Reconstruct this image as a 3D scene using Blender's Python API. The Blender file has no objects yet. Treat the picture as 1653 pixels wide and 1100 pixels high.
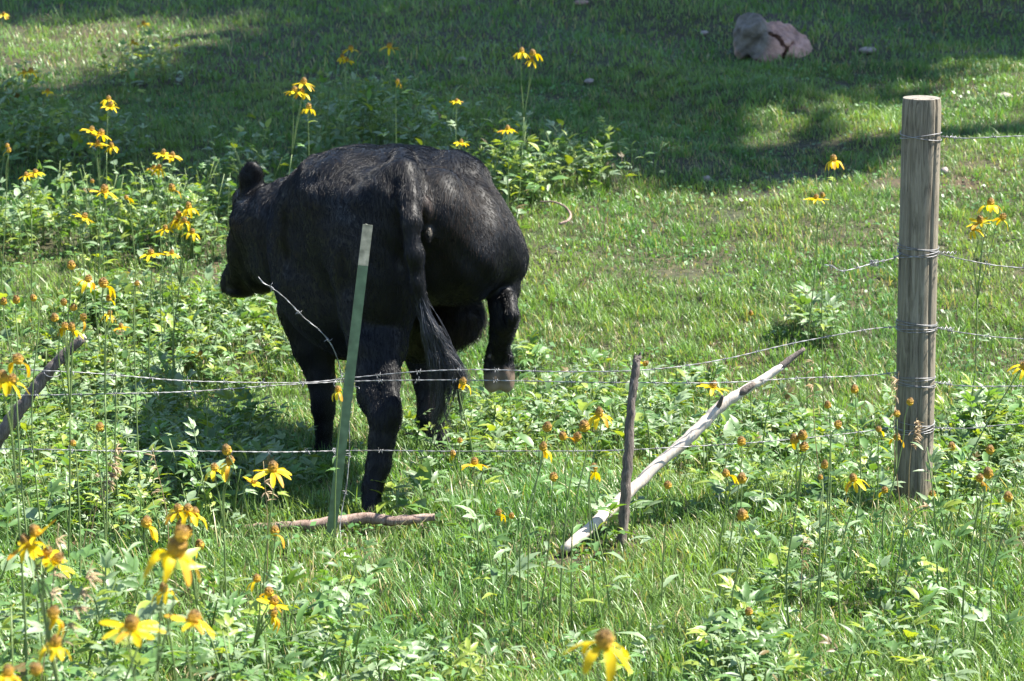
import bpy, math, random
import numpy as np
from mathutils import Vector, Matrix, Quaternion

# ------------------------------------------------------------------ camera, sky, sun, exposure
SC = bpy.context.scene
COL = SC.collection
CAM_H, PITCH, FPX = 2.43, math.radians(13.25), 3920.0
cam_d = bpy.data.cameras.new("camera")
cam_d.sensor_width = 36.0
cam_d.lens = FPX * 36.0 / 1653.0
cam_d.clip_start, cam_d.clip_end = 0.1, 600.0
cam_d.dof.use_dof = True
cam_d.dof.focus_distance = 7.9
cam_d.dof.aperture_fstop = 7.5
cam = bpy.data.objects.new("camera", cam_d)
COL.objects.link(cam)
cam.location = (0, 0, CAM_H)
cam.rotation_euler = (math.pi / 2 - PITCH, 0, 0)
SC.camera = cam

SUN_EL, SUN_AZ = math.radians(56), math.radians(14)      # azimuth measured from +X towards +Y
SUN_DIR = Vector((math.cos(SUN_EL) * math.cos(SUN_AZ), math.cos(SUN_EL) * math.sin(SUN_AZ), math.sin(SUN_EL)))
world = bpy.data.worlds.new("World")
SC.world = world
world.use_nodes = True
wn = world.node_tree
bg = wn.nodes["Background"]
sky = wn.nodes.new("ShaderNodeTexSky")
sky.sky_type = 'NISHITA'
sky.sun_disc = False
sky.sun_elevation = SUN_EL
sky.sun_rotation = math.pi / 2 - SUN_AZ
sky.altitude = 1800
wn.links.new(sky.outputs[0], bg.inputs[0])
bg.inputs[1].default_value = 0.095
sun_d = bpy.data.lights.new("sun", 'SUN')
sun_d.energy = 5.0
sun_d.angle = math.radians(0.53)
sun_d.color = (1.0, 0.95, 0.86)
sun = bpy.data.objects.new("sun", sun_d)
COL.objects.link(sun)
sun.rotation_euler = SUN_DIR.to_track_quat('Z', 'Y').to_euler()
SC.view_settings.view_transform = 'Standard'
SC.view_settings.look = 'None'
SC.view_settings.exposure = 1.85
SC.view_settings.gamma = 1.0
SC.cycles.max_bounces = 8
SC.cycles.transmission_bounces = 4

rng = np.random.default_rng(7)
R = random.Random(11)
ct, st = math.cos(PITCH), math.sin(PITCH)

# ------------------------------------------------------------------ terrain shape
_ky = [-30, 0, 3, 4.5, 6.3, 7.0, 7.75, 9.1, 10.2, 12, 14, 18, 30, 60, 120, 300]
_kz = [1.6, 1.15, .72, .33, .03, 0, 0, -.17, -.19, .03, .27, .64, 1.7, 5.2, 14, 45]
_ty = np.arange(-30, 300, 0.05)
_tz = np.interp(_ty, _ky, _kz)
_kern = np.exp(-np.linspace(-2, 2, 25) ** 2); _kern /= _kern.sum()
_tz = np.convolve(np.pad(_tz, 12, mode='edge'), _kern, mode='valid')

def fnoise(x, y, f, seed):
    r = np.random.default_rng(seed)
    o = np.zeros_like(np.asarray(x, float) + np.asarray(y, float))
    for k in range(7):
        a = r.uniform(0, 2 * np.pi); p = r.uniform(0, 2 * np.pi); ff = f * r.uniform(.6, 1.6)
        o = o + np.sin((np.cos(a) * x + np.sin(a) * y) * ff * 2 * np.pi + p)
    return o / 7 * 1.8

def gz(x, y):
    x = np.asarray(x, float); y = np.asarray(y, float)
    z = np.interp(y, _ty, _tz)
    far = np.clip((y - 9.5) / 4, 0, 1)
    z = z + .035 * np.clip(x, -20, 20) * far
    z = z + .012 * fnoise(x, y, .9, 1) + .008 * fnoise(x, y, 2.3, 2)
    z = z + far * np.clip((x + 1.0) / 2, 0, 1) * (.05 * fnoise(x, y, .55, 3))
    return z

def ray(px, py):
    u = (px - 826.5) / FPX; v = (550 - py) / FPX
    return u, ct + v * st, -st + v * ct

def P(px, py, Y):
    "the world point seen at photograph pixel px, py whose distance north is Y"
    u, dy, dz = ray(px, py)
    t = Y / dy
    return Vector((u * t, Y, CAM_H + dz * t))

def mpp(Y):
    return Y / 0.97 / FPX

def hit(px, py):
    u, dy, dz = ray(px, py)
    t = np.linspace(4.5, 30, 2500)
    h = CAM_H + dz * t - gz(u * t, dy * t)
    i = int(np.argmax(h < 0))
    return Vector((u * t[i], dy * t[i], float(gz(u * t[i], dy * t[i]))))

def ground_px(x, y):
    z = gz(x, y) - CAM_H
    d = y * ct - z * st; upv = y * st + z * ct
    return 826.5 + FPX * x / d, 550 - FPX * upv / d

# ------------------------------------------------------------------ materials
def new_mat(name):
    m = bpy.data.materials.new(name); m.use_nodes = True
    nt = m.node_tree
    return m, nt, nt.nodes["Principled BSDF"], nt.nodes["Material Output"]

def N(nt, t, **kw):
    n = nt.nodes.new(t)
    for k, v in kw.items():
        setattr(n, k, v)
    return n

def ramp(nt, stops, interp='LINEAR'):
    n = nt.nodes.new("ShaderNodeValToRGB")
    n.color_ramp.interpolation = interp
    e = n.color_ramp.elements
    while len(e) < len(stops):
        e.new(.5)
    for q, (p, c) in zip(e, stops):
        q.position = p; q.color = (*c, 1)
    return n

def leaf_mat(name, trans=.4, rough=.42, tint=(1.5, 1.45, .55), spec=.5):
    m, nt, b, out = new_mat(name)
    at = N(nt, "ShaderNodeVertexColor", layer_name="col")
    b.inputs['Roughness'].default_value = rough
    b.inputs['Specular IOR Level'].default_value = spec
    nt.links.new(at.outputs[0], b.inputs['Base Color'])
    tr = N(nt, "ShaderNodeBsdfTranslucent")
    mul = N(nt, "ShaderNodeMix", data_type='RGBA', blend_type='MULTIPLY')
    mul.inputs[0].default_value = 1
    nt.links.new(at.outputs[0], mul.inputs[6])
    mul.inputs[7].default_value = (*tint, 1)
    nt.links.new(mul.outputs[2], tr.inputs[0])
    mx = N(nt, "ShaderNodeMixShader"); mx.inputs[0].default_value = trans
    nt.links.new(b.outputs[0], mx.inputs[1]); nt.links.new(tr.outputs[0], mx.inputs[2])
    nt.links.new(mx.outputs[0], out.inputs[0])
    return m

M_GRASS = leaf_mat("grass_blade", .36, .42, (1.45, 1.5, .6), .5)
M_LEAF = leaf_mat("weed_leaf", .36, .44, (1.55, 1.5, .4), .5)
M_STEM = leaf_mat("weed_stem", .05, .5)
M_DRY = leaf_mat("dry_straw", .3, .6, (1.2, 1.1, .9), .3)
M_PETAL = leaf_mat("yellow_petal", .35, .5, (1.15, 1.15, .4), .25)

def wood_mat(name, stops, scale=(30, 30, 2.2), bump=.5, rough=.85, dist=1.5):
    m, nt, b, out = new_mat(name)
    tc = N(nt, "ShaderNodeTexCoord"); mp = N(nt, "ShaderNodeMapping")
    mp.inputs['Scale'].default_value = scale
    nt.links.new(tc.outputs['Object'], mp.inputs[0])
    n1 = N(nt, "ShaderNodeTexNoise"); n1.inputs['Scale'].default_value = 2.2; n1.inputs['Detail'].default_value = 8
    n1.inputs['Roughness'].default_value = .68; n1.inputs['Distortion'].default_value = dist
    nt.links.new(mp.outputs[0], n1.inputs[0])
    n2 = N(nt, "ShaderNodeTexNoise"); n2.inputs['Scale'].default_value = 5; n2.inputs['Detail'].default_value = 4
    nt.links.new(tc.outputs['Object'], n2.inputs[0])
    ad = N(nt, "ShaderNodeMath", operation='MULTIPLY_ADD'); ad.inputs[1].default_value = .35; 
    nt.links.new(n2.outputs[0], ad.inputs[0]); nt.links.new(n1.outputs[0], ad.inputs[2])
    sb = N(nt, "ShaderNodeMath", operation='SUBTRACT'); sb.inputs[1].default_value = .17
    nt.links.new(ad.outputs[0], sb.inputs[0])
    rp = ramp(nt, stops); nt.links.new(sb.outputs[0], rp.inputs[0])
    nt.links.new(rp.outputs[0], b.inputs['Base Color'])
    b.inputs['Roughness'].default_value = rough
    bp = N(nt, "ShaderNodeBump"); bp.inputs['Strength'].default_value = bump; bp.inputs['Distance'].default_value = .006
    nt.links.new(n1.outputs[0], bp.inputs['Height']); nt.links.new(bp.outputs[0], b.inputs['Normal'])
    return m

M_POST = wood_mat("weathered_post_wood", [(.28, (.02, .015, .01)), (.41, (.115, .096, .066)), (.55, (.21, .178, .127)), (.75, (.31, .268, .2))])
M_STICK = wood_mat("grey_brown_bark", [(.3, (.03, .022, .018)), (.5, (.12, .095, .08)), (.72, (.26, .215, .185))], (40, 40, 4), .8)
M_POLE = wood_mat("pale_barkless_wood", [(.24, (.16, .1, .07)), (.36, (.42, .34, .27)), (.55, (.55, .48, .41)), (.8, (.62, .57, .5))], (22, 22, 2.5), .25, .7)
M_LOG = wood_mat("pinkish_bark", [(.3, (.06, .035, .025)), (.45, (.2, .13, .1)), (.7, (.38, .28, .23))], (30, 30, 5), .7)

def metal_mat(name, stops, metal, rough):
    m, nt, b, out = new_mat(name)
    tc = N(nt, "ShaderNodeTexCoord")
    n1 = N(nt, "ShaderNodeTexNoise"); n1.inputs['Scale'].default_value = 38; n1.inputs['Detail'].default_value = 6
    nt.links.new(tc.outputs['Object'], n1.inputs[0])
    rp = ramp(nt, stops); nt.links.new(n1.outputs[0], rp.inputs[0])
    nt.links.new(rp.outputs[0], b.inputs['Base Color'])
    b.inputs['Metallic'].default_value = metal; b.inputs['Roughness'].default_value = rough
    return m

M_WIRE = metal_mat("galvanised_wire", [(.3, (.11, .105, .1)), (.6, (.32, .32, .33))], .35, .5)
M_TPOST = metal_mat("green_enamel", [(.25, (.026, .05, .028)), (.55, (.045, .088, .048)), (.8, (.075, .125, .075))], 0, .42)
M_TTIP = metal_mat("chipped_pale_paint", [(.3, (.09, .095, .066)), (.55, (.2, .2, .15)), (.75, (.34, .33, .26))], 0, .6)

def ground_mat():
    m, nt, b, out = new_mat("meadow_soil")
    tc = N(nt, "ShaderNodeTexCoord")
    n1 = N(nt, "ShaderNodeTexNoise"); n1.inputs['Scale'].default_value = 1.1; n1.inputs['Detail'].default_value = 9; n1.inputs['Roughness'].default_value = .7
    n2 = N(nt, "ShaderNodeTexNoise"); n2.inputs['Scale'].default_value = 23; n2.inputs['Detail'].default_value = 8
    nt.links.new(tc.outputs['Object'], n1.inputs[0]); nt.links.new(tc.outputs['Object'], n2.inputs[0])
    r1 = ramp(nt, [(.38, (.04, .055, .017)), (.55, (.055, .05, .022)), (.72, (.085, .048, .03))])
    r2 = ramp(nt, [(.3, (.35, .35, .35)), (.7, (1.2, 1.1, 1.0))])
    nt.links.new(n1.outputs[0], r1.inputs[0]); nt.links.new(n2.outputs[0], r2.inputs[0])
    mul = N(nt, "ShaderNodeMix", data_type='RGBA', blend_type='MULTIPLY'); mul.inputs[0].default_value = 1
    nt.links.new(r1.outputs[0], mul.inputs[6]); nt.links.new(r2.outputs[0], mul.inputs[7])
    nt.links.new(mul.outputs[2], b.inputs['Base Color'])
    b.inputs['Roughness'].default_value = .95
    bp = N(nt, "ShaderNodeBump"); bp.inputs['Strength'].default_value = .8; bp.inputs['Distance'].default_value = .03
    nt.links.new(n2.outputs[0], bp.inputs['Height']); nt.links.new(bp.outputs[0], b.inputs['Normal'])
    return m
M_GROUND = ground_mat()

# ------------------------------------------------------------------ object helpers
def put(o, parent=None):
    COL.objects.link(o)
    if parent is not None:
        o.parent = parent
    return o

def tag(o, label=None, cat=None, group=None, kind=None):
    for k, v in (("label", label), ("category", cat), ("group", group), ("kind", kind)):
        if v:
            o[k] = v
    return o

def thing(name, label, cat, loc=(0, 0, 0), group=None):
    o = bpy.data.objects.new(name, None)
    o.empty_display_size = .05
    o.location = loc
    put(o)
    return tag(o, label, cat, group)

class Buf:
    "collects vertices, faces and a colour per vertex, then becomes ONE mesh"
    def __init__(s):
        s.v, s.f, s.n, s.c, s.k = [], [], [], [], 0
    def add(s, V, F, col=None):
        "V (n,3) array; F list of (m,k) integer arrays"
        V = np.asarray(V, np.float32)
        s.v.append(V)
        for f in F:
            f = np.asarray(f, np.int64)
            if f.size:
                s.f.append((f + s.k).ravel()); s.n.append(np.full(len(f), f.shape[1], np.int64))
        if col is None:
            col = (.5, .5, .5)
        col = np.asarray(col, np.float32)
        if col.ndim == 1:
            col = np.tile(col, (len(V), 1))
        s.c.append(col)
        s.k += len(V)
    def mesh(s, name, mats, smooth=True, off=None):
        V = np.concatenate(s.v)
        if off is not None:
            V = V - np.asarray(off, np.float32)
        L = np.concatenate(s.f); T = np.concatenate(s.n)
        me = bpy.data.meshes.new(name)
        me.vertices.add(len(V)); me.vertices.foreach_set("co", V.ravel())
        me.loops.add(len(L)); me.loops.foreach_set("vertex_index", L.astype(np.int32))
        me.polygons.add(len(T))
        me.polygons.foreach_set("loop_start", (np.cumsum(T) - T).astype(np.int32))
        me.polygons.foreach_set("loop_total", T.astype(np.int32))
        me.polygons.foreach_set("use_smooth", np.full(len(T), smooth))
        for m in (mats if isinstance(mats, (list, tuple)) else [mats]):
            me.materials.append(m)
        C = np.concatenate(s.c)
        ca = me.color_attributes.new("col", 'FLOAT_COLOR', 'POINT')
        ca.data.foreach_set("color", np.concatenate([C, np.ones((len(C), 1), np.float32)], 1).ravel())
        me.update(); me.validate()
        return me
    def obj(s, name, mats, parent=None, smooth=True, off=None):
        return put(bpy.data.objects.new(name, s.mesh(name, mats, smooth, off)), parent)

def tube(buf, pts, rad, n=8, col=None, cap=True, jit=0.0, seed=0):
    "a tube through pts with a radius per point"
    pts = np.asarray([tuple(p) for p in pts], float); m = len(pts)
    rad = np.broadcast_to(np.asarray(rad, float), (m,))
    tan = np.gradient(pts, axis=0); tan /= np.linalg.norm(tan, axis=1)[:, None] + 1e-9
    ref = np.array([0, 0, 1.]) if abs(tan[0][2]) < .9 else np.array([1., 0, 0])
    nn = np.cross(tan[0], ref); nn /= np.linalg.norm(nn)
    ang = np.linspace(0, 2 * np.pi, n, endpoint=False)
    r = np.random.default_rng(seed)
    rings = []
    for i in range(m):
        nn = nn - tan[i] * np.dot(nn, tan[i]); nn /= np.linalg.norm(nn) + 1e-9
        bb = np.cross(tan[i], nn)
        rr = rad[i] * (1 + jit * r.standard_normal(n)) if jit else rad[i] * np.ones(n)
        rings.append(pts[i] + (np.cos(ang) * rr)[:, None] * nn + (np.sin(ang) * rr)[:, None] * bb)
    V = np.concatenate(rings)
    i = np.arange(m - 1)[:, None] * n; j = np.arange(n)[None, :]; k = (j + 1) % n
    Q = np.stack([i + j, i + k, i + n + k, i + n + j], -1).reshape(-1, 4)
    F = [Q]
    if cap:
        F += [np.arange(n)[::-1][None], (np.arange(n) + (m - 1) * n)[None]]
    buf.add(V, F, col)

def spline(pts, n):
    "Catmull-Rom through pts"
    p = np.asarray([tuple(q) for q in pts], float)
    p = np.concatenate([[2 * p[0] - p[1]], p, [2 * p[-1] - p[-2]]])
    out = []
    segs = len(p) - 3
    for s in np.linspace(0, segs - 1e-6, n):
        i = int(s); t = s - i
        a, b, c, d = p[i:i + 4]
        out.append(.5 * (2 * b + (c - a) * t + (2 * a - 5 * b + 4 * c - d) * t * t + (3 * b - a - 3 * c + d) * t ** 3))
    return np.array(out)

# ------------------------------------------------------------------ ground
def build_ground():
    xs = np.concatenate([np.linspace(-260, -9, 26), np.arange(-8.5, 8.51, .11), np.linspace(9, 260, 26)])
    ys = np.concatenate([np.linspace(-28, 2, 10), np.arange(2.2, 22, .11), np.linspace(22.4, 60, 34), np.linspace(64, 295, 24)])
    X, Y = np.meshgrid(xs, ys)
    V = np.stack([X, Y, gz(X, Y)], -1).reshape(-1, 3)
    nx, ny = len(xs), len(ys)
    i = (np.arange(ny - 1)[:, None] * nx + np.arange(nx - 1)[None]).ravel()
    b = Buf(); b.add(V, [np.stack([i, i + 1, i + nx + 1, i + nx], 1)])
    o = b.obj("ground", M_GROUND)
    tag(o, "grassy meadow soil rising into a hillside", None, None, "structure")
build_ground()

# ------------------------------------------------------------------ implicit surfaces for organic shapes
class SDF:
    def __init__(s, lo, hi, h):
        s.lo = np.array(lo, float); s.h = h
        s.n = np.ceil((np.array(hi) - s.lo) / h).astype(int) + 1
        s.d = np.full(s.n, .5, np.float32)
    def _box(s, lo, hi):
        a = np.clip(np.floor((np.array(lo) - s.lo) / s.h).astype(int), 0, s.n - 1)
        b = np.clip(np.ceil((np.array(hi) - s.lo) / s.h).astype(int) + 1, 1, s.n)
        g = [(s.lo[i] + s.h * np.arange(a[i], b[i])).astype(np.float32) for i in range(3)]
        return tuple(slice(a[i], b[i]) for i in range(3)), g[0][:, None, None], g[1][None, :, None], g[2][None, None, :]
    def _mix(s, sl, d, k, sub=False):
        o = s.d[sl]
        if sub:
            h = np.clip(.5 - .5 * (o + d) / k, 0, 1)
            s.d[sl] = o * (1 - h) - d * h + k * h * (1 - h)
        else:
            h = np.clip(.5 + .5 * (o - d) / k, 0, 1)
            s.d[sl] = o * (1 - h) + d * h - k * h * (1 - h)
    def ell(s, c, r, k=.05, yaw=0., tilt=0., sub=False):
        c = np.array(tuple(c)); r = np.array(r, float); m = r.max() * (1.02 if True else 1) + k * 1.5 + .03
        sl, x, y, z = s._box(c - m, c + m)
        x = x - c[0]; y = y - c[1]; z = z - c[2]
        cy, sy = math.cos(yaw), math.sin(yaw)
        xr = cy * x + sy * y; yr = -sy * x + cy * y
        if tilt:
            cz, sz = math.cos(tilt), math.sin(tilt)
            yr, z = cz * yr + sz * z, -sz * yr + cz * z
        k0 = np.sqrt((xr / r[0]) ** 2 + (yr / r[1]) ** 2 + (z / r[2]) ** 2) + 1e-6
        k1 = np.sqrt((xr / r[0] ** 2) ** 2 + (yr / r[1] ** 2) ** 2 + (z / r[2] ** 2) ** 2) + 1e-6
        s._mix(sl, np.clip(k0 * (k0 - 1) / k1, -.5, .5), k, sub)
    def cut(s, p, n):
        n = np.array(n, float); n /= np.linalg.norm(n)
        sl, x, y, z = s._box(s.lo, s.lo + s.h * s.n)
        s.d = np.maximum(s.d, ((x - p[0]) * n[0] + (y - p[1]) * n[1] + (z - p[2]) * n[2]).astype(np.float32))
    def cone(s, a, b, ra, rb, k=.03):
        a = np.array(tuple(a)); b = np.array(tuple(b)); m = max(ra, rb) + k * 1.5 + .03
        sl, x, y, z = s._box(np.minimum(a, b) - m, np.maximum(a, b) + m)
        ab = b - a; L2 = (ab ** 2).sum()
        t = np.clip(((x - a[0]) * ab[0] + (y - a[1]) * ab[1] + (z - a[2]) * ab[2]) / L2, 0, 1)
        d = np.sqrt((x - a[0] - t * ab[0]) ** 2 + (y - a[1] - t * ab[1]) ** 2 + (z - a[2] - t * ab[2]) ** 2) - (ra + (rb - ra) * t)
        s._mix(sl, np.clip(d, -.5, .5), k)
    def chain(s, pts, rads, k=.03):
        for i in range(len(pts) - 1):
            s.cone(pts[i], pts[i + 1], rads[i], rads[i + 1], k)
    def surface(s, relax=2):
        d = s.d; ins = d < 0
        n = s.n
        # cells with a sign change
        c8 = [ins[i:n[0] - 1 + i, j:n[1] - 1 + j, k:n[2] - 1 + k] for i in (0, 1) for j in (0, 1) for k in (0, 1)]
        cnt = sum(c.astype(np.int8) for c in c8)
        cells = np.argwhere((cnt > 0) & (cnt < 8))
        idx = np.full(tuple(n - 1), -1, np.int64)
        idx[cells[:, 0], cells[:, 1], cells[:, 2]] = np.arange(len(cells))
        acc = np.zeros((len(cells), 3)); num = np.zeros(len(cells))
        corners = [(i, j, k) for i in (0, 1) for j in (0, 1) for k in (0, 1)]
        for p in corners:
            for ax in range(3):
                if p[ax] == 0:
                    q = list(p); q[ax] = 1
                    dp = d[cells[:, 0] + p[0], cells[:, 1] + p[1], cells[:, 2] + p[2]]
                    dq = d[cells[:, 0] + q[0], cells[:, 1] + q[1], cells[:, 2] + q[2]]
                    m = (dp < 0) != (dq < 0)
                    t = np.where(m, dp / np.where(m, dp - dq, 1), 0)
                    pt = np.tile(np.array(p, float), (len(cells), 1)); pt[:, ax] += t
                    acc[m] += pt[m]; num[m] += 1
        V = s.lo + s.h * (cells + acc / num[:, None])
        F = []
        for ax in range(3):
            sl0 = [slice(1, n[a] - 1) for a in range(3)]; sl0[ax] = slice(0, n[ax] - 1)
            sl1 = list(sl0); sl1[ax] = slice(1, n[ax])
            A = ins[tuple(sl0)]; B = ins[tuple(sl1)]
            e = np.argwhere(A != B)
            flip = A[e[:, 0], e[:, 1], e[:, 2]]
            off = np.array([1, 1, 1]); off[ax] = 0
            e = e + off
            u, w = [(1, 2), (2, 0), (0, 1)][ax]
            q = []
            for du, dw in ((1, 1), (0, 1), (0, 0), (1, 0)):
                c = e.copy(); c[:, u] -= du; c[:, w] -= dw
                q.append(idx[c[:, 0], c[:, 1], c[:, 2]])
            q = np.stack(q, 1)
            q[~flip] = q[~flip][:, ::-1]
            F.append(q)
        F = np.concatenate(F)
        for _ in range(relax):
            S = np.zeros_like(V); K = np.zeros(len(V))
            for a, b in ((0, 1), (1, 2), (2, 3), (3, 0)):
                for x, y in ((a, b), (b, a)):
                    np.add.at(S, F[:, x], V[F[:, y]]); np.add.at(K, F[:, x], 1)
            V = V + .5 * (S / K[:, None] - V)
        return V, F

def vnormals(V, F):
    nf = np.cross(V[F[:, 2]] - V[F[:, 0]], V[F[:, 3]] - V[F[:, 1]])
    nv = np.zeros_like(V)
    for i in range(4):
        np.add.at(nv, F[:, i], nf)
    return nv / (np.linalg.norm(nv, axis=1)[:, None] + 1e-12), np.linalg.norm(nf, axis=1) * .5


# ------------------------------------------------------------------ the cow
def hide_mat():
    m, nt, b, out = new_mat("black_hide")
    at = N(nt, "ShaderNodeVertexColor", layer_name="col")
    tc = N(nt, "ShaderNodeTexCoord")
    n1 = N(nt, "ShaderNodeTexNoise"); n1.inputs['Scale'].default_value = 160; n1.inputs['Detail'].default_value = 5
    n2 = N(nt, "ShaderNodeTexNoise"); n2.inputs['Scale'].default_value = 9; n2.inputs['Detail'].default_value = 5
    mp = N(nt, "ShaderNodeMapping"); mp.inputs['Scale'].default_value = (1.6, .8, .5)
    nt.links.new(tc.outputs['Object'], mp.inputs[0]); nt.links.new(mp.outputs[0], n1.inputs[0])
    nt.links.new(tc.outputs['Object'], n2.inputs[0])
    nt.links.new(at.outputs[0], b.inputs['Base Color'])
    rr = N(nt, "ShaderNodeMapRange"); rr.inputs[3].default_value = .38; rr.inputs[4].default_value = .6
    nt.links.new(n2.outputs[0], rr.inputs[0]); nt.links.new(rr.outputs[0], b.inputs['Roughness'])
    b.inputs['Specular IOR Level'].default_value = .22
    bp = N(nt, "ShaderNodeBump"); bp.inputs['Strength'].default_value = .25; bp.inputs['Distance'].default_value = .003
    nt.links.new(n1.outputs[0], bp.inputs['Height']); nt.links.new(bp.outputs[0], b.inputs['Normal'])
    return m

def fur_mat(name, base, rough, spec):
    m, nt, b, out = new_mat(name)
    hi = N(nt, "ShaderNodeHairInfo")
    rp = ramp(nt, [(0, tuple(c * .5 for c in base)), (.8, base), (1, tuple(c * 2.6 for c in base))])
    nt.links.new(hi.outputs['Random'], rp.inputs[0]); nt.links.new(rp.outputs[0], b.inputs['Base Color'])
    b.inputs['Roughness'].default_value = rough
    b.inputs['Specular IOR Level'].default_value = spec
    return m

def hair_curves(name, strands, rad, mat, parent, off):
    "strands (n, k, 3); rad (k,) or (n, k)"
    n, k, _ = strands.shape
    hc = bpy.data.hair_curves.new(name)
    hc.add_curves([k] * n)
    hc.attributes['position'].data.foreach_set('vector', (strands - np.array(off)).astype(np.float32).ravel())
    ra = hc.attributes.get('radius') or hc.attributes.new('radius', 'FLOAT', 'POINT')
    ra.data.foreach_set('value', np.broadcast_to(rad, (n, k)).astype(np.float32).ravel())
    hc.materials.append(mat)
    return put(bpy.data.objects.new(name, hc), parent)

def build_cow():
    S = SDF((-1.45, 7.3, -.28), (.32, 10.55, 1.3), .0105)
    YAW = math.radians(16)
    def e(px, py, Y, rx, rz, ry, k=.07, yaw=None, tilt=0., sub=False):
        m = mpp(Y)
        S.ell(P(px, py, Y), (rx * m, ry, rz * m), k, YAW if yaw is None else yaw, tilt, sub)
    def ch(pts, k=.03):
        S.chain([P(*p[:3]) for p in pts], [p[3] * mpp(p[2]) for p in pts], k)
    # trunk
    e(590, 395, 8.95, 150, 147, .62, .06)
    e(580, 470, 8.85, 122, 100, .50, .09)
    e(652, 374, 8.38, 132, 120, .38, .08)
    e(640, 312, 8.55, 112, 74, .34, .08, tilt=-.08)
    e(736, 292, 8.42, 42, 44, .16, .05)
    e(738, 336, 8.38, 50, 66, .2, .09)
    e(754, 376, 8.33, 52, 64, .23, .09)
    e(548, 318, 8.45, 68, 66, .26, .10)
    e(520, 345, 8.65, 62, 75, .34, .10)
    e(527, 292, 9.25, 42, 40, .22, .05)
    e(600, 300, 9.0, 60, 52, .4, .08)
    e(505, 410, 9.3, 58, 112, .24, .06)
    e(650, 430, 9.28, 60, 110, .24, .08)
    e(565, 500, 9.35, 95, 80, .22, .08)
    e(635, 500, 9.25, 75, 78, .25, .08)
    # quarters
    e(608, 425, 8.16, 70, 145, .24, .07)
    e(740, 396, 8.25, 80, 88, .27, .09)
    e(702, 350, 8.08, 62, 78, .15, .06)
    e(630, 345, 8.06, 50, 80, .14, .05)
    e(798, 410, 8.34, 47, 62, .2, .05)
    # cleft under the tail
    e(686, 400, 7.86, 9, 95, .05, .05, sub=True)
    e(690, 470, 7.93, 14, 60, .09, .05, sub=True)
    # the vulva folds
    e(689, 338, 7.935, 8, 22, .028, .012)
    e(692, 378, 7.925, 7, 14, .03, .012)
    e(472, 400, 8.5, 12, 85, .16, .07, sub=True)
    e(548, 480, 8.02, 14, 60, .06, .06, sub=True)
    e(668, 520, 8.75, 46, 62, .26, .05)
    # neck and head, turned to the left and lowered
    ch([(540, 375, 9.4, 90), (480, 365, 9.55, 72), (432, 362, 9.72, 58)], .06)
    ch([(470, 420, 9.5, 52), (436, 420, 9.72, 42)], .05)
    ch([(424, 343, 9.78, 44), (412, 395, 9.86, 42), (393, 444, 9.98, 30)], .035)
    e(423, 430, 9.84, 36, 45, .07, .035, yaw=.5)
    e(381, 452, 10.03, 23, 24, .068, .02, yaw=.6)
    e(369, 462, 10.06, 12, 13, .05, .015, yaw=.6)
    e(390, 470, 9.98, 26, 9, .055, .02, yaw=.6)
    e(404, 326, 9.82, 28, 27, .075, .03)
    e(381, 350, 9.80, 10, 11, .03, .014)                       # brow over the eye
    e(375, 356, 9.785, 5, 5, .014, .006)                       # eye
    e(376, 405, 9.93, 7, 30, .05, .03, sub=True)
    # ears
    S.ell(P(406, 297, 9.74), (.052, .022, .092), .012, .12)
    S.ell(P(407, 287, 9.74), (.046, .02, .06), .012, .12)
    e(411, 322, 9.76, 15, 14, .03, .02)
    S.ell(P(428, 312, 9.99), (.045, .08, .02), .014, -.3)
    # left hind leg
    ch([(607, 500, 8.13, 60), (609, 560, 8.03, 46), (608, 605, 7.97, 34), (608, 640, 7.93, 30), (622, 676, 7.86, 25), (616, 712, 7.84, 20.5),
        (611, 750, 7.82, 19.5), (601, 786, 7.79, 16.5)], .018)
    ch([(622, 545, 8.0, 26), (628, 610, 7.92, 17), (634, 655, 7.84, 12), (637, 672, 7.83, 11)], .02)
    ch([(601, 786, 7.79, 17.5), (600, 808, 7.77, 15), (600, 822, 7.75, 16), (600, 838, 7.73, 18)], .012)
    # left foreleg
    ch([(500, 500, 9.22, 52), (507, 560, 9.18, 34), (518, 610, 9.14, 22), (521, 642, 9.12, 18.5), (522, 662, 9.12, 18), (523, 690, 9.11, 13.5),
        (522, 725, 9.1, 13), (521, 742, 9.08, 15), (519, 756, 9.06, 17)], .018)
    # right foreleg
    ch([(672, 520, 9.1, 48), (684, 580, 9.05, 27), (689, 615, 9.02, 21), (693, 645, 9.0, 19), (694, 676, 8.98, 20.5), (703, 694, 8.98, 14.5),
        (714, 716, 8.96, 12.5), (722, 736, 8.94, 14), (729, 750, 8.92, 15.5), (734, 764, 8.9, 17)], .018)
    # right hind leg, lifted
    ch([(803, 432, 8.28, 40), (810, 462, 8.22, 28), (812, 490, 8.17, 21.5), (813.5, 518, 8.16, 21.5), (810, 540, 8.2, 19), (806, 557, 8.25, 16), (805, 572, 8.27, 20), (805, 584, 8.28, 22)], .012)
    ch([(822, 480, 8.13, 12), (827, 508, 8.08, 11.5), (823, 532, 8.13, 9)], .012)
    for hx in (794, 817.5):
        ch([(hx, 592, 8.27, 13.5), (hx, 622, 8.25, 13)], .008)
        e(hx, 610, 8.26, 14, 26, .045, .006, yaw=0, tilt=.15)
    e(790, 575, 8.21, 7, 7, .014, .008); e(824, 578, 8.21, 7, 7, .014, .008)
    # udder
    e(733, 506, 8.42, 41, 47, .16, .04)
    e(718, 540, 8.44, 24, 22, .1, .03)
    ch([(745, 519, 8.4, 9), (772, 522, 8.36, 6), (781, 522, 8.35, 3.6)], .01)
    ch([(726, 540, 8.36, 9), (728, 560, 8.35, 4)], .014)
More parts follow.
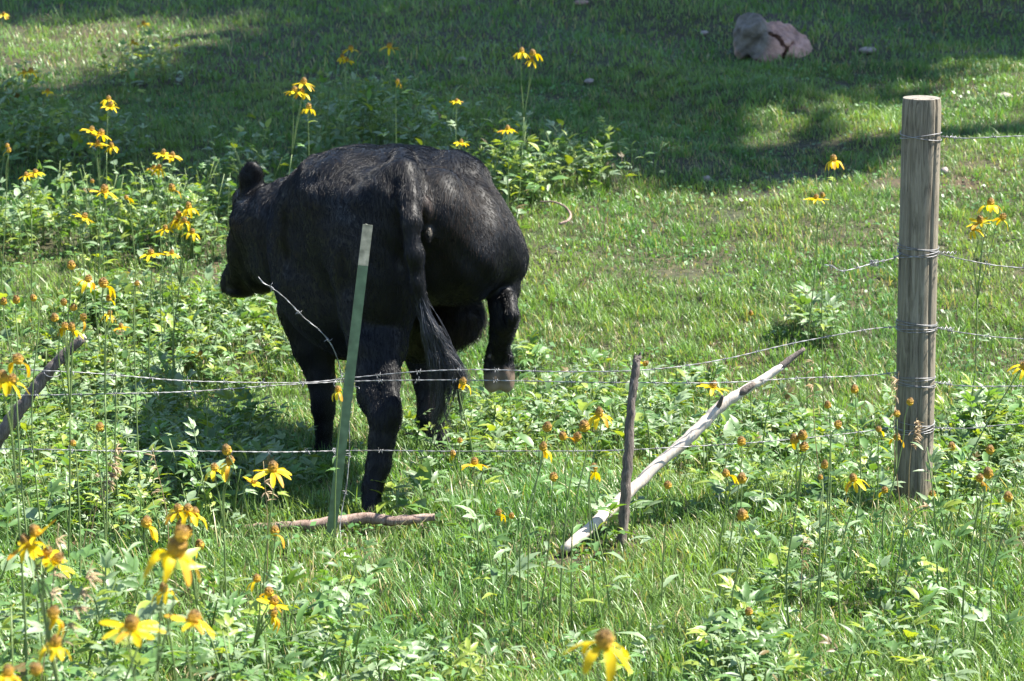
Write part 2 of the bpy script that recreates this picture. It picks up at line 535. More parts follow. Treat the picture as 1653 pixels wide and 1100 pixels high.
    # tail
    ch([(648, 262, 8.2, 22), (653, 280, 8.03, 24), (662, 318, 7.93, 18), (664, 360, 7.86, 15.5), (669, 410, 7.84, 12.5), (674, 455, 7.84, 11),
        (683, 500, 7.84, 9), (695, 545, 7.85, 6)], .022)
    V, F = S.surface(4)
    nv, _ = vnormals(V, F)
    # skin folds and muscle undulation
    x, y, z = V.T
    w = np.clip((z - .35) * 3, 0, 1)
    V = V + nv * (w * (.0042 * fnoise(x * 2 + z, y + z * 1.5, 3.2, 21) + .0025 * fnoise(x + y, z, 9, 22)))[:, None]
    nv, nf = vnormals(V, F)
    # colours of the coat, horn and skin
    C = np.tile(np.array([.0045, .0045, .005]), (len(V), 1))
    def blend(c, r, col, soft=.3):
        d = np.linalg.norm((V - np.array(tuple(c))) / np.array(r), axis=1)
        t = np.clip((1 - d) / soft, 0, 1)[:, None]
        C[:] = C * (1 - t) + np.array(col) * t
    blend(P(806, 612, 8.27), (.075, .1, .062), (.17, .125, .09))
    blend(P(806, 628, 8.24), (.06, .06, .03), (.26, .195, .145))
    blend(P(788, 580, 8.2), (.025, .05, .018), (.12, .1, .08))
    blend(P(600, 838, 7.73), (.07, .09, .05), (.03, .026, .022))
    blend(P(519, 758, 9.06), (.07, .09, .04), (.03, .026, .022))
    blend(P(734, 764, 8.9), (.07, .09, .04), (.03, .026, .022))
    blend(P(735, 520, 8.4), (.12, .3, .12), (.016, .011, .009), .7)
    blend(P(693, 660, 8.9), (.05, .1, .05), (.03, .022, .018), .6)
    blend(P(689, 338, 7.93), (.026, .05, .06), (.05, .036, .03), .5)
    blend(P(692, 378, 7.92), (.02, .05, .035), (.09, .08, .065), .6)
    root_loc = Vector((-.45, 8.4, 0))
    cow = thing("cow", "black cow seen from behind, lifting its right hind hoof and turning its head left", "cow", root_loc)
    b = Buf(); b.add(V, [F], C)
    b.obj("body", hide_mat(), cow, off=root_loc)
    # ---------------- coat of short hair
    r = np.random.default_rng(5)
    n = 170000
    pf = r.choice(len(F), n, p=nf / nf.sum())
    w = r.dirichlet((1, 1, 1, 1), n)
    p0 = np.einsum('ij,ijk->ik', w, V[F[pf]]); nn = np.einsum('ij,ijk->ik', w, nv[F[pf]])
    nn /= np.linalg.norm(nn, axis=1)[:, None] + 1e-9
    hoof = (np.linalg.norm((p0 - np.array(P(806, 612, 8.27))) / np.array([.075, .1, .055]), axis=1) < 1)
    flow = np.tile(np.array([.10, -.42, -.9]), (n, 1))
    flow[:, 0] += .35 * fnoise(p0[:, 0] * 1.5, p0[:, 1] + p0[:, 2], 1.6, 31)
    flow[:, 1] += .3 * fnoise(p0[:, 0] + p0[:, 2], p0[:, 1], 1.9, 32)
    flow[p0[:, 1] > 9.6] = np.array([.2, -.1, -1.])
    ear = np.linalg.norm(p0 - np.array(P(406, 292, 9.74)), axis=1) < .1
    flow[ear] = np.array([0, 0, .6]) + .9 * nn[ear]
    flow += .15 * r.standard_normal((n, 3))
    tg = flow - nn * (flow * nn).sum(1)[:, None]
    tg /= np.linalg.norm(tg, axis=1)[:, None] + 1e-9
    ln = r.uniform(.012, .025, n); ln[ear] *= .75
    ln[p0[:, 2] > 1.0] *= 1.3
    ud = np.linalg.norm((p0 - np.array(P(740, 510, 8.42))) / np.array([.13, .25, .13]), axis=1) < 1
    ln[ud] *= 1.7
    lift = r.uniform(.08, .24, n); lift[ear | ud] = r.uniform(.3, .9, (ear | ud).sum())
    ln *= np.where(hoof, 0.0, 1.0)
    keep = ln > 0
    p0, nn, tg, ln, lift = p0[keep], nn[keep], tg[keep], ln[keep], lift[keep]
    a = p0 - nn * .001
    m1 = p0 + tg * (ln * .5)[:, None] + nn * (ln * lift * .7)[:, None]
    m2 = p0 + tg * ln[:, None] + nn * (ln * lift * .8)[:, None]
    S3 = np.stack([a, m1, m2], 1)
    br = np.linalg.norm((p0 - np.array(P(742, 345, 8.1))) / np.array([.17, .3, .2]), axis=1)
    bu = np.linalg.norm((p0 - np.array(P(735, 515, 8.35))) / np.array([.13, .3, .12]), axis=1)
    pb = np.clip(np.maximum(1.1 - br, 1.25 - bu), 0, .75) + .05 * (p0[:, 2] > .9)
    tan_ = r.random(len(p0)) < pb
    hair_curves("brown_coat_hair", S3[tan_], np.array([.00045, .00038, .0001]), fur_mat("brown_coat_hair", (.024, .016, .011), .45, .22), cow, root_loc)
    hair_curves("coat_hair", S3[~tan_], np.array([.00045, .00038, .0001]), fur_mat("black_coat_hair", (.0026, .0029, .0046), .34, .24), cow, root_loc)
    # ---------------- the tail switch
    n = 2500
    tops = spline([P(668, 405, 7.84), P(675, 462, 7.84), P(684, 510, 7.83), P(690, 545, 7.84)], 60)
    # locks: (middle x, y, end x, y, share, curl)
    locks = [(704, 590, 702, 642, 1.0, .3), (714, 588, 716, 640, 1.0, .3), (722, 592, 726, 636, 1.0, .3), (731, 594, 738, 634, 1.0, .4), (739, 592, 746, 628, .9, .4), (698, 585, 700, 625, .9, .2),
             (708, 600, 712, 668, .5, .8), (728, 605, 733, 666, .35, 1.0), (742, 615, 753, 694, .3, .9), (712, 630, 702, 720, .35, .8), (706, 650, 690, 726, .25, .8), (718, 640, 730, 706, .3, 1.2),
             (738, 600, 749, 655, .4, .7), (747, 610, 750, 640, .3, .6), (720, 620, 722, 690, .3, 1.1), (700, 610, 706, 690, .3, .7)]
    pr = np.array([l[4] for l in locks]); pr /= pr.sum()
    st_ = np.zeros((n, 9, 3))
    for i in range(n):
        t0 = .25 + .75 * r.random() ** .6
        a = tops[int(t0 * 59)] + r.normal(0, .006, 3)
        j = r.choice(len(locks), p=pr); mx, my, ex, ey, _, curl = locks[j]
        thin = 1.0 if ey < 645 else .45
        c1 = np.array(P(688 + (mx - 700) * .5 + r.normal(0, 2.5), 545 + r.normal(0, 6), 7.83 + r.normal(0, .014)))
        c2 = np.array(P(mx + r.normal(0, 4 * thin), my + r.normal(0, 6), 7.83 + r.normal(0, .018)))
        en = np.array(P(ex + r.normal(0, 4 * thin), ey + r.normal(0, 9), 7.83 + r.normal(0, .02)))
        pts_ = [a, c1, c2, en] if t0 < .97 else [a, c2, en]
        q = spline(pts_, 30)
        q = q[:int(30 * (r.uniform(.78, 1.0)))]
        q = q[np.linspace(0, len(q) - 1, 9).astype(int)]
        lk = np.random.default_rng(100 + int(j) * 3 + int(r.integers(2)))
        ph = lk.uniform(0, 6.28); am = .022 * curl; fr = lk.uniform(5, 8)
        tt = np.linspace(0, 1, 9)
        q[:, 0] += am * tt ** 2 * np.sin(fr * tt + ph); q[:, 1] += am * tt ** 2 * np.cos(fr * tt + ph)
        st_[i] = q
    rad = np.array([.0007, .0007, .0007, .0007, .0006, .0006, .0005, .0004, .0002])
    hair_curves("tail_hair", st_, rad, fur_mat("sunlit_tail_hair", (.03, .03, .034), .34, .5), cow, root_loc)  # black hair lightened to grey, sunlight on it put into the colour
    # loose fluff on the tail above the switch
build_cow()

# ------------------------------------------------------------------ fence: posts, stakes, wire, fallen wood
def root_at(p):
    return Vector((p[0], p[1], float(gz(p[0], p[1]))))

POST_Y = 8.0
def build_post():
    base = P(1473, 800, POST_Y); base.z = float(gz(base.x, base.y)) - .25
    top = P(1488, 158, POST_Y + .03)
    lo = P(1472.5, 812, POST_Y)
    d = (top - lo).normalized()
    base = lo - d * .28
    root = thing("fence_post", "thick round weathered wooden post wrapped with wire at the right", "fence post", root_at(base))
    b = Buf(); L = (top - base).length; n = 96; m = 60
    ang = np.linspace(0, 2 * np.pi, n, endpoint=False)
    V = []
    for i in range(m + 1):
        t = i / m
        c = base + d * (L * t)
        r = .0655 - .001 * t + .0012 * np.sin(3 * ang + 4 * t) + .0008 * np.sin(7 * ang + 9 * t)
        crack = np.exp(-((ang - 4.1 - .12 * np.sin(5 * t)) / .06) ** 2) * (.009 if t > .45 else .003) + np.exp(-((ang - 5.35 - .1 * np.sin(7 * t)) / .05) ** 2) * (.008 if t > .2 else 0)
        crack = crack + np.exp(-((ang - 4.7 - .1 * np.sin(4 * t + 1)) / .045) ** 2) * (.007 if t < .6 else .002)
        r = r + .0035 * np.exp(-((ang - 4.95) / .25) ** 2 - ((t - .87) / .02) ** 2) - .004 * np.exp(-((ang - 4.4) / .12) ** 2 - ((t - .62) / .012) ** 2)
        if i == m: r = r - .003
        r = r - crack
        V.append(np.stack([c.x + r * np.cos(ang), c.y + r * np.sin(ang), np.full(n, c.z)], 1))
    V = np.concatenate(V)
    i = np.arange(m)[:, None] * n; j = np.arange(n)[None]; k = (j + 1) % n
    Q = np.stack([i + j, i + k, i + n + k, i + n + j], -1).reshape(-1, 4)
    b.add(V, [Q])
    o = b.obj("shaft", M_POST, root, off=root.location)
    # sawn top
    c = Buf()
    t = V[-n:]; ce = t.mean(0) + np.array([0, 0, .002])
    VV = np.concatenate([t, ce + (t - ce) * .6 + np.array([0, 0, .001]), ce[None]])
    F4 = np.stack([np.arange(n), (np.arange(n) + 1) % n, n + (np.arange(n) + 1) % n, n + np.arange(n)], 1)
    F3 = np.stack([n + np.arange(n), n + (np.arange(n) + 1) % n, np.full(n, 2 * n)], 1)
    c.add(VV, [F4, F3])
    c.obj("sawn_top", M_TOP, root, smooth=False, off=root.location)
    return base, d
M_TOP = wood_mat("sawn_end_grain", [(.3, (.05, .043, .033)), (.5, (.17, .15, .12)), (.7, (.26, .235, .195))], (25, 25, 25), .4)
POST_BASE, POST_D = build_post()

def build_tpost():
    base = P(534, 868, 7.48); top = P(594, 363, 7.6)
    d = (top - base).normalized(); foot = base - d * .2
    root = thing("steel_fence_post", "green metal T-shaped stake with a pale unpainted top, leaning in front of the cow", "fence post", root_at(base))
    # cross-section of a T: wide face towards the viewer, stem behind to the right
    def prism(a, c, z0, z1):
        side = Vector((1, .32, 0)); side = (side - d * side.dot(d)).normalized(); back = d.cross(side) * -1
        if back.y < 0: back = -back
        w, t, s = .0165, .0035, .03
        prof = [(-w, 0), (w, 0), (w, t), (t * .7, t * 1.3), (t * .6, s), (-t * .6, s), (-t * .7, t * 1.3), (-w, t)]
        n = len(prof)
        V = [a + d * z + side * x + back * y for z in (z0, z1) for x, y in prof]
        F = [[i, (i + 1) % n, n + (i + 1) % n, n + i] for i in range(n)]
        c.add([tuple(v) for v in V], [np.array(F), np.arange(n)[::-1][None], (np.arange(n) + n)[None]])
        return side, back
    L = (top - foot).length
    zt = L - .132
    b = Buf(); side, back = prism(foot, b, 0, zt)
    shaft = b.obj("shaft", M_TPOST, root, smooth=False, off=root.location)
    b = Buf(); prism(foot, b, zt + .0005, L)
    b.obj("pale_tip", M_TTIP, root, smooth=False, off=root.location)
    return base, d
TP_BASE, TP_D = build_tpost()

def rough_limb(name, label, cat, pts, rad, mat, n=14, jit=.05, seed=1, group=None):
    pts = [Vector(p) for p in pts]
    lowest = min(pts, key=lambda p: p.z - float(gz(p.x, p.y)))
    root = thing(name, label, cat, root_at(lowest), group)
    q = spline(pts, 44); rr = np.interp(np.linspace(0, 1, 44), np.linspace(0, 1, len(rad)), rad)
    r = np.random.default_rng(seed)
    q = q + r.normal(0, .0012, q.shape)
    b = Buf(); tube(b, q, rr * (1 + .05 * r.standard_normal(44)), n, jit=jit, seed=seed)
    o = b.obj("wood", mat, root, off=root.location)
    return root, q, rr

def twig(parent, name, pts, rad, mat, seed=3):
    b = Buf(); q = spline(pts, 10)
    tube(b, q, np.interp(np.linspace(0, 1, 10), np.linspace(0, 1, len(rad)), rad), 7, jit=.08, seed=seed)
    return b.obj(name, mat, parent, off=parent.location)

m = mpp(7.6)
r_, q_, _ = rough_limb("wooden_stake", "thin upright dark branch stake crossed by a pale leaning pole", "fence stake",
    [P(1003, 885, 7.44), P(1008, 820, 7.46), P(1013, 745, 7.49), P(1019, 660, 7.53), P(1027, 590, 7.56), P(1030, 575, 7.57)],
    [8.5 * m, 8.2 * m, 8 * m, 7 * m, 6.5 * m, 4 * m], M_STICK, jit=.09, seed=4)
twig(r_, "splinter", [P(1027, 592, 7.575), P(1033, 572, 7.57), P(1035, 568, 7.57)], [.006, .004, .001], M_STICK)
twig(r_, "splinter", [P(1023, 596, 7.575), P(1024, 577, 7.57), P(1024, 571, 7.57)], [.006, .004, .001], M_STICK, 5)

r_, q_, _ = rough_limb("leaning_pole", "long pale bark-stripped pole slanting up to rest on the barbed wire", "pole",
    [P(912, 887, 7.34), P(985, 824, 7.53), P(1060, 752, 7.64), P(1130, 690, 7.72), P(1168, 652, 7.76), P(1222, 618, 7.80), P(1262, 592, 7.83)],
    [8.5 * m, 9.8 * m, 9.8 * m, 9.6 * m, 9 * m, 7.2 * m, 6.4 * m], M_POLE, n=16, jit=.03, seed=8)
twig(r_, "bark_tip", [P(1259, 593.5, 7.83), P(1280, 577, 7.84), P(1299, 563, 7.85)], [6.6 * m, 5 * m, 3.2 * m], M_STICK, 2)
twig(r_, "knot_stub", [P(1158, 662, 7.745), P(1164, 646, 7.735), P(1167, 639, 7.73)], [.009, .007, .004], M_STICK, 6)
twig(r_, "bark_strip", [P(1188, 640, 7.765), P(1200, 632, 7.773), P(1218, 618.5, 7.786)], [.004, .014, .008], M_STICK, 7)

r_, q_, _ = rough_limb("fallen_branch", "pinkish fallen branch lying in the grass behind the green metal stake", "branch",
    [P(385, 853, 7.62), P(440, 851, 7.61), P(520, 846, 7.60), P(590, 837, 7.60), P(640, 841, 7.56), P(702, 834, 7.57)],
    [5 * m, 8 * m, 9.5 * m, 9.5 * m, 8.5 * m, 6 * m], M_LOG, jit=.06, seed=12)
twig(r_, "side_twig", [P(672, 842, 7.65), P(688, 855, 7.58), P(700, 868, 7.5)], [.009, .006, .003], M_LOG, 9)

ml = mpp(7.3)
r_, q_, _ = rough_limb("leaning_branch", "thick grey broken branch leaning at the left edge with wires tied round it", "branch",
    [P(-75, 800, 7.35), P(-10, 715, 7.32), P(40, 650, 7.32), P(85, 592, 7.33), P(134, 546, 7.34)],
    [13.5 * ml, 12.5 * ml, 10.5 * ml, 9 * ml, 7.2 * ml], M_STICK, jit=.07, seed=15)
twig(r_, "broken_end", [P(130, 549, 7.338), P(138, 543, 7.342)], [6.5 * ml, 4.5 * ml], M_POLE, 2)

# ---------------- barbed wire
BARB = None
def barb_mesh():
    b = Buf()
    a = np.linspace(0, 4 * np.pi, 26)
    hel = np.stack([np.linspace(-.006, .006, 26), .0032 * np.cos(a), .0032 * np.sin(a)], 1)
    tube(b, hel, .0011, 5)
    for y, z, x in ((.013, .007, .006), (-.012, .008, -.006), (.010, -.011, .004), (-.011, -.009, -.004)):
        tube(b, [(x, y * .2, z * .2), (x * 1.1, y, z)], [.0011, .0004], 5)
    return b.mesh("barb", M_WIRE)

def wire(label, pts, barb_gap=.125, first=.05, rad=.00105, twist=True, ties=(), dist=.05):
    global BARB
    if BARB is None: BARB = barb_mesh()
    pts = [Vector(p) for p in pts]
    root = thing("barbed_wire", label, "barbed wire", pts[0], "strands of barbed wire in the fence")
    q = spline(pts, 400)
    L = np.concatenate([[0], np.cumsum(np.linalg.norm(np.diff(q, axis=0), axis=1))])
    n = max(30, int(L[-1] / .011))
    s = np.linspace(0, L[-1], n)
    c = np.stack([np.interp(s, L, q[:, i]) for i in range(3)], 1)
    rr = np.random.default_rng(int(abs(pts[0].x * 991) + abs(pts[0].z * 577)))
    for f in (2.1, 5.3, 11.):
        c[:, 2] += .0022 / f ** .3 * np.sin(s * f + rr.uniform(0, 6)); c[:, 1] += .002 * np.sin(s * f * 1.2 + rr.uniform(0, 6))
    tan = np.gradient(c, axis=0); tan /= np.linalg.norm(tan, axis=1)[:, None]
    up = np.array([0, 0, 1.]); u = np.cross(tan, up); u /= np.linalg.norm(u, axis=1)[:, None] + 1e-9; w = np.cross(u, tan)
    b = Buf()
    for ph in (0, np.pi):
        a = s * 2 * np.pi / .07 + ph
        tube(b, c + (.0011 * np.cos(a))[:, None] * u + (.0011 * np.sin(a))[:, None] * w, rad, 5)
    b.obj("strand", M_WIRE, root, off=root.location)
    k = first
    while k < L[-1] - .01:
        i = int(np.searchsorted(s, k)); i = min(i, n - 1)
        o = bpy.data.objects.new("barb", BARB); put(o, root)
        mt = Matrix((tan[i], u[i], w[i])).transposed()
        mt = mt @ Matrix.Rotation(rr.uniform(0, 6.28), 3, 'X')
        o.matrix_parent_inverse = Matrix.Identity(4)
        o.location = Vector(c[i]) - root.location; o.rotation_euler = mt.to_euler()
        o.scale = (1, 1, 1)
        k += barb_gap * rr.uniform(.92, 1.08)
    for t in ties:
        tb = Buf()
        for tp in t:
            tube(tb, spline(tp, max(12, len(tp) * 5)), .0013, 5)
        tb.obj("tie_wrap", M_WIRE, root, off=root.location)
    return root

def post_axis(py):
    Yp = POST_Y
    z = P(1480, py, Yp - .065).z
    t = (z - POST_BASE.z) / POST_D.z
    return POST_BASE + POST_D * t

def wrap(py, turns=2.5, spread=.016, a0=2.6, r=.0675, seed=0):
    c = post_axis(py); rr = np.random.default_rng(seed)
    out = []
    r = r + .001
    ph = rr.uniform(0, 6)
    for i in range(int(turns * 18)):
        a = a0 + i / 18 * 2 * np.pi
        z = spread * (math.sin(a * .63 + ph) * .6 + math.sin(a * 1.31 + 2 * ph) * .5)
        out.append(Vector((c.x + r * math.cos(a), c.y + r * math.sin(a), c.z + z)))
    return out

def at_post(py, side):
    c = post_axis(py)
    return c + Vector((side * .058, -.032, 0))

YT = 7.66   # wire plane at the metal stake
def wy(px): return float(np.interp(px, [-300, 100, 560, 1020, 1475, 2100], [7.28, 7.3, 7.66, 7.6, 7.94, 7.9]))
def W(*l): return [P(x, y, wy(x)) for x, y in l]
RIGHT = 1950
# strands to the right of the post
for py0, py1, lab in ((225, 218, "wire just under the wooden post's top, running only to the right"),
                      (412, 446, "second wire from the top on the right of the wooden post"),
                      (534, 556, "middle wire on the right of the wooden post, sagging slightly"),
                      (622, 628, "fourth wire down on the right of the wooden post, above the leafy clump"),
                      (696, 678, "lowest wire on the right of the wooden post, in front of the leafy clump")):
    a = at_post(py0, 1)
    ties = [[wrap(py0 + dy, 2.2, .013, seed=int(py0 + dy))] for dy in ((0,) if py0 < 300 else (-5, 5))]
    # twisted tail beside the post
    tail = [a + Vector((.005 + .06 * t, -.006 * math.cos(9 * t * 3), .004 * math.sin(9 * t * 3) - .003 * t)) for t in np.linspace(0, 1, 10)]
    ties.append([tail])
    ym = py0 + (py1 - py0) * .30
    pts = [a, P(1560, py0 + (py1 - py0) * .22, wy(1560)), P(1653, py0 + (py1 - py0) * .62, wy(1653)), P(RIGHT, py1, wy(RIGHT))]
    wire("barbed " + lab, pts, ties=ties)
# strands to the left of the post
a = at_post(415, -1)
knot = [[P(1412 + 6 * math.cos(t * 9), 425 + 5 * math.sin(t * 13), 7.87 + .008 * math.sin(t * 5)) for t in np.linspace(0, 2, 30)]]
wire("short snapped barbed wire end curling left from the wooden post, ending in mid-air", [a, P(1440, 419, 7.93), P(1412, 425, 7.88), P(1380, 434, 7.83), P(1358, 438, 7.8), P(1345, 431, 7.79), P(1331, 428, 7.78)], barb_gap=.06, ties=[knot])
a = at_post(533, -1)
wire("barbed wire sagging from the post's left side and passing behind the dark stake's tip",
     [a, *W((1400, 532), (1300, 552), (1170, 580), (1040, 597), (900, 599), (780, 597), (680, 600), (580, 608), (480, 617), (330, 616), (200, 608), (90, 601)), *W((30, 597),)],
     ties=[[[P(85 + 14 * math.cos(t), 600 + 9 * math.sin(t), 7.32 - .05 * math.sin(t)) for t in np.linspace(0, 13, 30)]]])
a = at_post(606, -1)
wire("barbed wire carrying the pale leaning pole, second strand from the ground",
     [a, *W((1380, 607), (1235, 613), (1120, 617), (1000, 617.5), (840, 616), (700, 615), (575, 616), (470, 622), (330, 631), (200, 636.5), (60, 637), (-40, 634), (-300, 628))])
a = at_post(694, -1)
wire("lowest barbed wire left of the post, stretched across the whole meadow near the ground",
     [a, *W((1360, 701), (1200, 716), (1040, 725), (850, 728), (700, 727), (560, 728.5), (420, 730), (250, 729), (100, 727), (-40, 726), (-300, 724))],
     ties=[[[P(545 + 8 * math.cos(t), 730 + 6 * math.sin(t * 1.2), 7.6 + .012 * math.sin(2 * t)) for t in np.linspace(0, 12, 30)]],
           [[P(552 + 14 * math.cos(t), 738 + 2.5 * math.sin(t), 7.64 - .04 * math.sin(t)) for t in np.linspace(2, 6.6, 14)]]])
wire("loose broken barbed wire curving up left from the metal stake and dangling to the grass",
     [P(417, 448, 7.5), P(425, 458, 7.5), P(436, 464, 7.5), P(460, 482, 7.52), P(490, 512, 7.54), P(516, 533, 7.55), P(534, 555, 7.56), P(545, 580, 7.57), P(551, 605, 7.58), P(557, 625, 7.59), P(560, 640, 7.59),
      P(563, 660, 7.58), P(564, 700, 7.57), P(564, 732, 7.57), P(560, 780, 7.55), P(553, 818, 7.53), P(549, 850, 7.5), P(550, 880, 7.46), P(553, 905, 7.42), P(546, 925, 7.38), P(530, 944, 7.33)], barb_gap=.13,
     ties=[[[P(552 + 13 * math.cos(t), 620 + 8 * math.sin(t), 7.62 - .045 * math.sin(t + .5)) for t in np.linspace(0, 13, 34)]],
           [[P(571 + 9 * math.cos(t), 627 + 3 * math.sin(t), 7.64 - .03 * math.sin(t)) for t in np.linspace(2, 6.6, 14)]]])

# ------------------------------------------------------------------ leaf templates (stalk at the origin, pointing along +x, z up)
def leaflet(L, w, rows=7, tooth=.18, fold=.28, droop=.25, seed=0, lobe=0.0):
    r = np.random.default_rng(seed)
    t = np.linspace(0, 1, rows)
    prof = np.sin(np.pi * np.clip(t, 0, 1) ** .75) ** .9
    prof[0] = .06; prof[-1] = .0
    zig = np.where(np.arange(rows) % 2 == 0, 1 - tooth, 1 + tooth)
    if lobe:
        prof = prof * (1 + lobe * np.sin(t * 9))
    wl = .5 * w * prof * zig * (1 + .06 * r.standard_normal(rows)); wr = .5 * w * prof * zig * (1 + .06 * r.standard_normal(rows))
    x = L * t; z = -droop * L * t ** 2 + .02 * L * np.sin(t * 5 + r.uniform(0, 6))
    V = []
    for i in range(rows):
        V += [(x[i] + .06 * L * prof[i], wl[i], z[i] + fold * wl[i]), (x[i], 0, z[i]), (x[i] + .06 * L * prof[i], -wr[i], z[i] + fold * wr[i])]
    F = []
    for i in range(rows - 1):
        a = 3 * i
        F += [(a, a + 3, a + 4, a + 1), (a + 1, a + 4, a + 5, a + 2)]
    return np.array(V, float), np.array(F)

def rotz(V, a):
    c, s = math.cos(a), math.sin(a)
    return V @ np.array([[c, s, 0], [-s, c, 0], [0, 0, 1]])

def compound(kind, seed):
    "a whole leaf of unit length"
    r = np.random.default_rng(seed)
    Vs, Fs, k = [], [], 0
    def ad(V, F):
        nonlocal k
        Vs.append(V); Fs.append(F + k); k += len(V)
    def petiole(x0, x1, y1=0, z1=0, w=.012):
        V = np.array([(x0, -w, 0), (x0, w, 0), (x1, y1 + w * .6, z1), (x1, y1 - w * .6, z1)], float); ad(V, np.array([(0, 3, 2, 1)]))
    if kind == 'tri':
        petiole(0, .42)
        for a, L, w in ((0, .62, .2), (.7, .5, .17), (-.7, .5, .17)):
            V, F = leaflet(L, w, 9, .16, .25, .3, r.integers(1e6)); V = rotz(V, a + r.normal(0, .08)); V[:, 0] += .4; ad(V, F)
    elif kind == 'five':
        petiole(0, .62)
        for x, a, L, w in ((.6, 0, .44, .15), (.58, .7, .38, .13), (.58, -.7, .38, .13), (.34, .95, .36, .12), (.34, -.95, .36, .12)):
            V, F = leaflet(L, w, 9, .16, .25, .35, r.integers(1e6)); V = rotz(V, a + r.normal(0, .09)); V[:, 0] += x; V[:, 2] -= .12 * x * x; ad(V, F)
    elif kind == 'ovate':
        petiole(0, .2)
        V, F = leaflet(.85, .42, 9, .06, .2, .3, r.integers(1e6)); V[:, 0] += .16; ad(V, F)
    elif kind == 'lance':
        V, F = leaflet(1.0, .24, 9, .08, .3, .4, r.integers(1e6)); ad(V, F)
    elif kind == 'broad':
        V, F = leaflet(1.0, .5, 11, .04, .3, .35, r.integers(1e6)); ad(V, F)
    return np.concatenate(Vs), np.concatenate(Fs)

LEAF = {k: [compound(k, 50 + i) for i in range(5)] for k in ('tri', 'five', 'ovate', 'lance', 'broad')}

def leaf_col(r, shade=1.0, yellow=.12):
    c = np.array([.10, .19, .055]) * r.uniform(.75, 1.35)
    u = r.random()
    if u < yellow: c = np.array([.24, .31, .05]) * r.uniform(.8, 1.2)
    elif u < yellow + .34: c = np.array([.21, .29, .16]) * r.uniform(.85, 1.25)
    elif u < yellow + .345: c = np.array([.2, .15, .06]) * r.uniform(.6, 1.0)
    return c * shade

def add_leaf(buf, r, pos, az, elev, size, kind, col, roll=0.):
    V, F = LEAF[kind][r.integers(5)]
    V = V * size * (.7 if kind == 'lance' else 1)
    cr, sr = math.cos(roll), math.sin(roll)
    V = V @ np.array([[1, 0, 0], [0, cr, sr], [0, -sr, cr]])
    ce, se = math.cos(elev), math.sin(elev)
    V = V @ np.array([[ce, 0, se], [0, 1, 0], [-se, 0, ce]])
    V = rotz(V, az) + np.asarray(pos)
    buf.add(V, [F], np.tile(col, (len(V), 1)) * (1 + .08 * r.standard_normal((len(V), 1))))

def leafy(buf, r, x, y, h, nleaf, size, kinds=('tri', 'five', 'lance'), spread=.05, stems=True, yellow=.12, lean=.25, stembuf=None):
    "one weed: a short stalk with leaves set round it"
    z0 = float(gz(x, y))
    la = r.uniform(0, 6.28); lx, ly = math.cos(la) * lean * h, math.sin(la) * lean * h
    az = r.uniform(0, 6.28)
    if stems and h > .1:
        s = np.linspace(0, 1, 5)
        tube(stembuf if stembuf is not None else buf, np.stack([x + lx * s ** 2, y + ly * s ** 2, z0 - .02 + (h + .02) * s], 1), np.linspace(.0035, .0018, 5), 5, (.16, .23, .075))
    for i in range(nleaf):
        t = ((i + r.uniform(0, 1)) / nleaf) ** .7
        p = (x + lx * t * t + r.normal(0, spread * .25), y + ly * t * t + r.normal(0, spread * .25), z0 + h * (.12 + .86 * t))
        az += 2.4 + r.normal(0, .4)
        add_leaf(buf, r, p, az, r.normal(.38, .3) + .35 * t, size * r.uniform(.65, 1.2) * (1.1 - .35 * t), kinds[r.integers(len(kinds))], leaf_col(r, 1, yellow), r.normal(0, .25))

# ------------------------------------------------------------------ low leafy ground cover: (ground pixel x, y, spread x, y, weight, height)
BLOBS = [(170, 590, 210, 55, 1.0, .20), (330, 545, 130, 50, 1.0, .2), (130, 700, 170, 60, .9, .2), (150, 405, 170, 26, 1.1, .34), (40, 395, 60, 22, 1., .3), (290, 400, 70, 28, 1.0, .34),
         (90, 262, 110, 24, .9, .28), (30, 170, 60, 20, .3, .2), (235, 130, 60, 30, .4, .22), (420, 330, 60, 28, .5, .35), (610, 275, 110, 22, .7, .38), (620, 225, 90, 22, .7, .34), (775, 310, 55, 26, .9, .42),
         (840, 330, 40, 20, .8, .28), (930, 295, 80, 18, .7, .3), (970, 285, 60, 14, .6, .2), (950, 690, 130, 48, .85, .13), (1140, 730, 110, 50, .5, .12), (1320, 800, 150, 45, .55, .11), (1280, 730, 110, 30, .4, .11),
         (1590, 760, 62, 34, 1.5, .2), (1590, 850, 70, 40, .6, .13), (1320, 930, 110, 45, .75, .12), (1500, 1040, 80, 50, .6, .14), (1180, 1090, 60, 25, .9, .13),
         (600, 1095, 120, 16, .8, .12), (320, 790, 150, 50, 1.2, .2), (190, 850, 150, 40, .8, .16), (760, 740, 70, 45, .8, .16), (700, 815, 60, 20, .5, .12),
         (830, 900, 40, 60, .35, .14), (1320, 545, 40, 16, .8, .2), (1440, 700, 30, 30, .6, .14), (450, 800, 60, 30, .6, .14), (1120, 640, 60, 16, .6, .16), (880, 600, 60, 16, .4, .12)]
HOLES = [(722, 785, 45, 38, 1.0), (500, 760, 50, 28, .8), (60, 460, 120, 36, 1.0), (560, 930, 170, 60, .8), (960, 860, 90, 40, .8), (540, 860, 150, 14, .9), (1050, 950, 160, 70, .7), (430, 650, 60, 22, .5), (900, 480, 300, 60, 1.0), (330, 640, 110, 18, .4)]

def cover_weight(px, py):
    w = np.zeros_like(px); hh = np.zeros_like(px)
    for cx, cy, sx, sy, a, h in BLOBS:
        g = a * np.exp(-.5 * (((px - cx) / sx) ** 2 + ((py - cy) / sy) ** 2) ** 1.5)
        w += g; hh += g * h
    hgt = hh / (w + 1e-6)
    for cx, cy, sx, sy, a in HOLES:
        w *= 1 - a * np.exp(-.5 * ((px - cx) / sx) ** 2 - .5 * ((py - cy) / sy) ** 2)
    return w, hgt

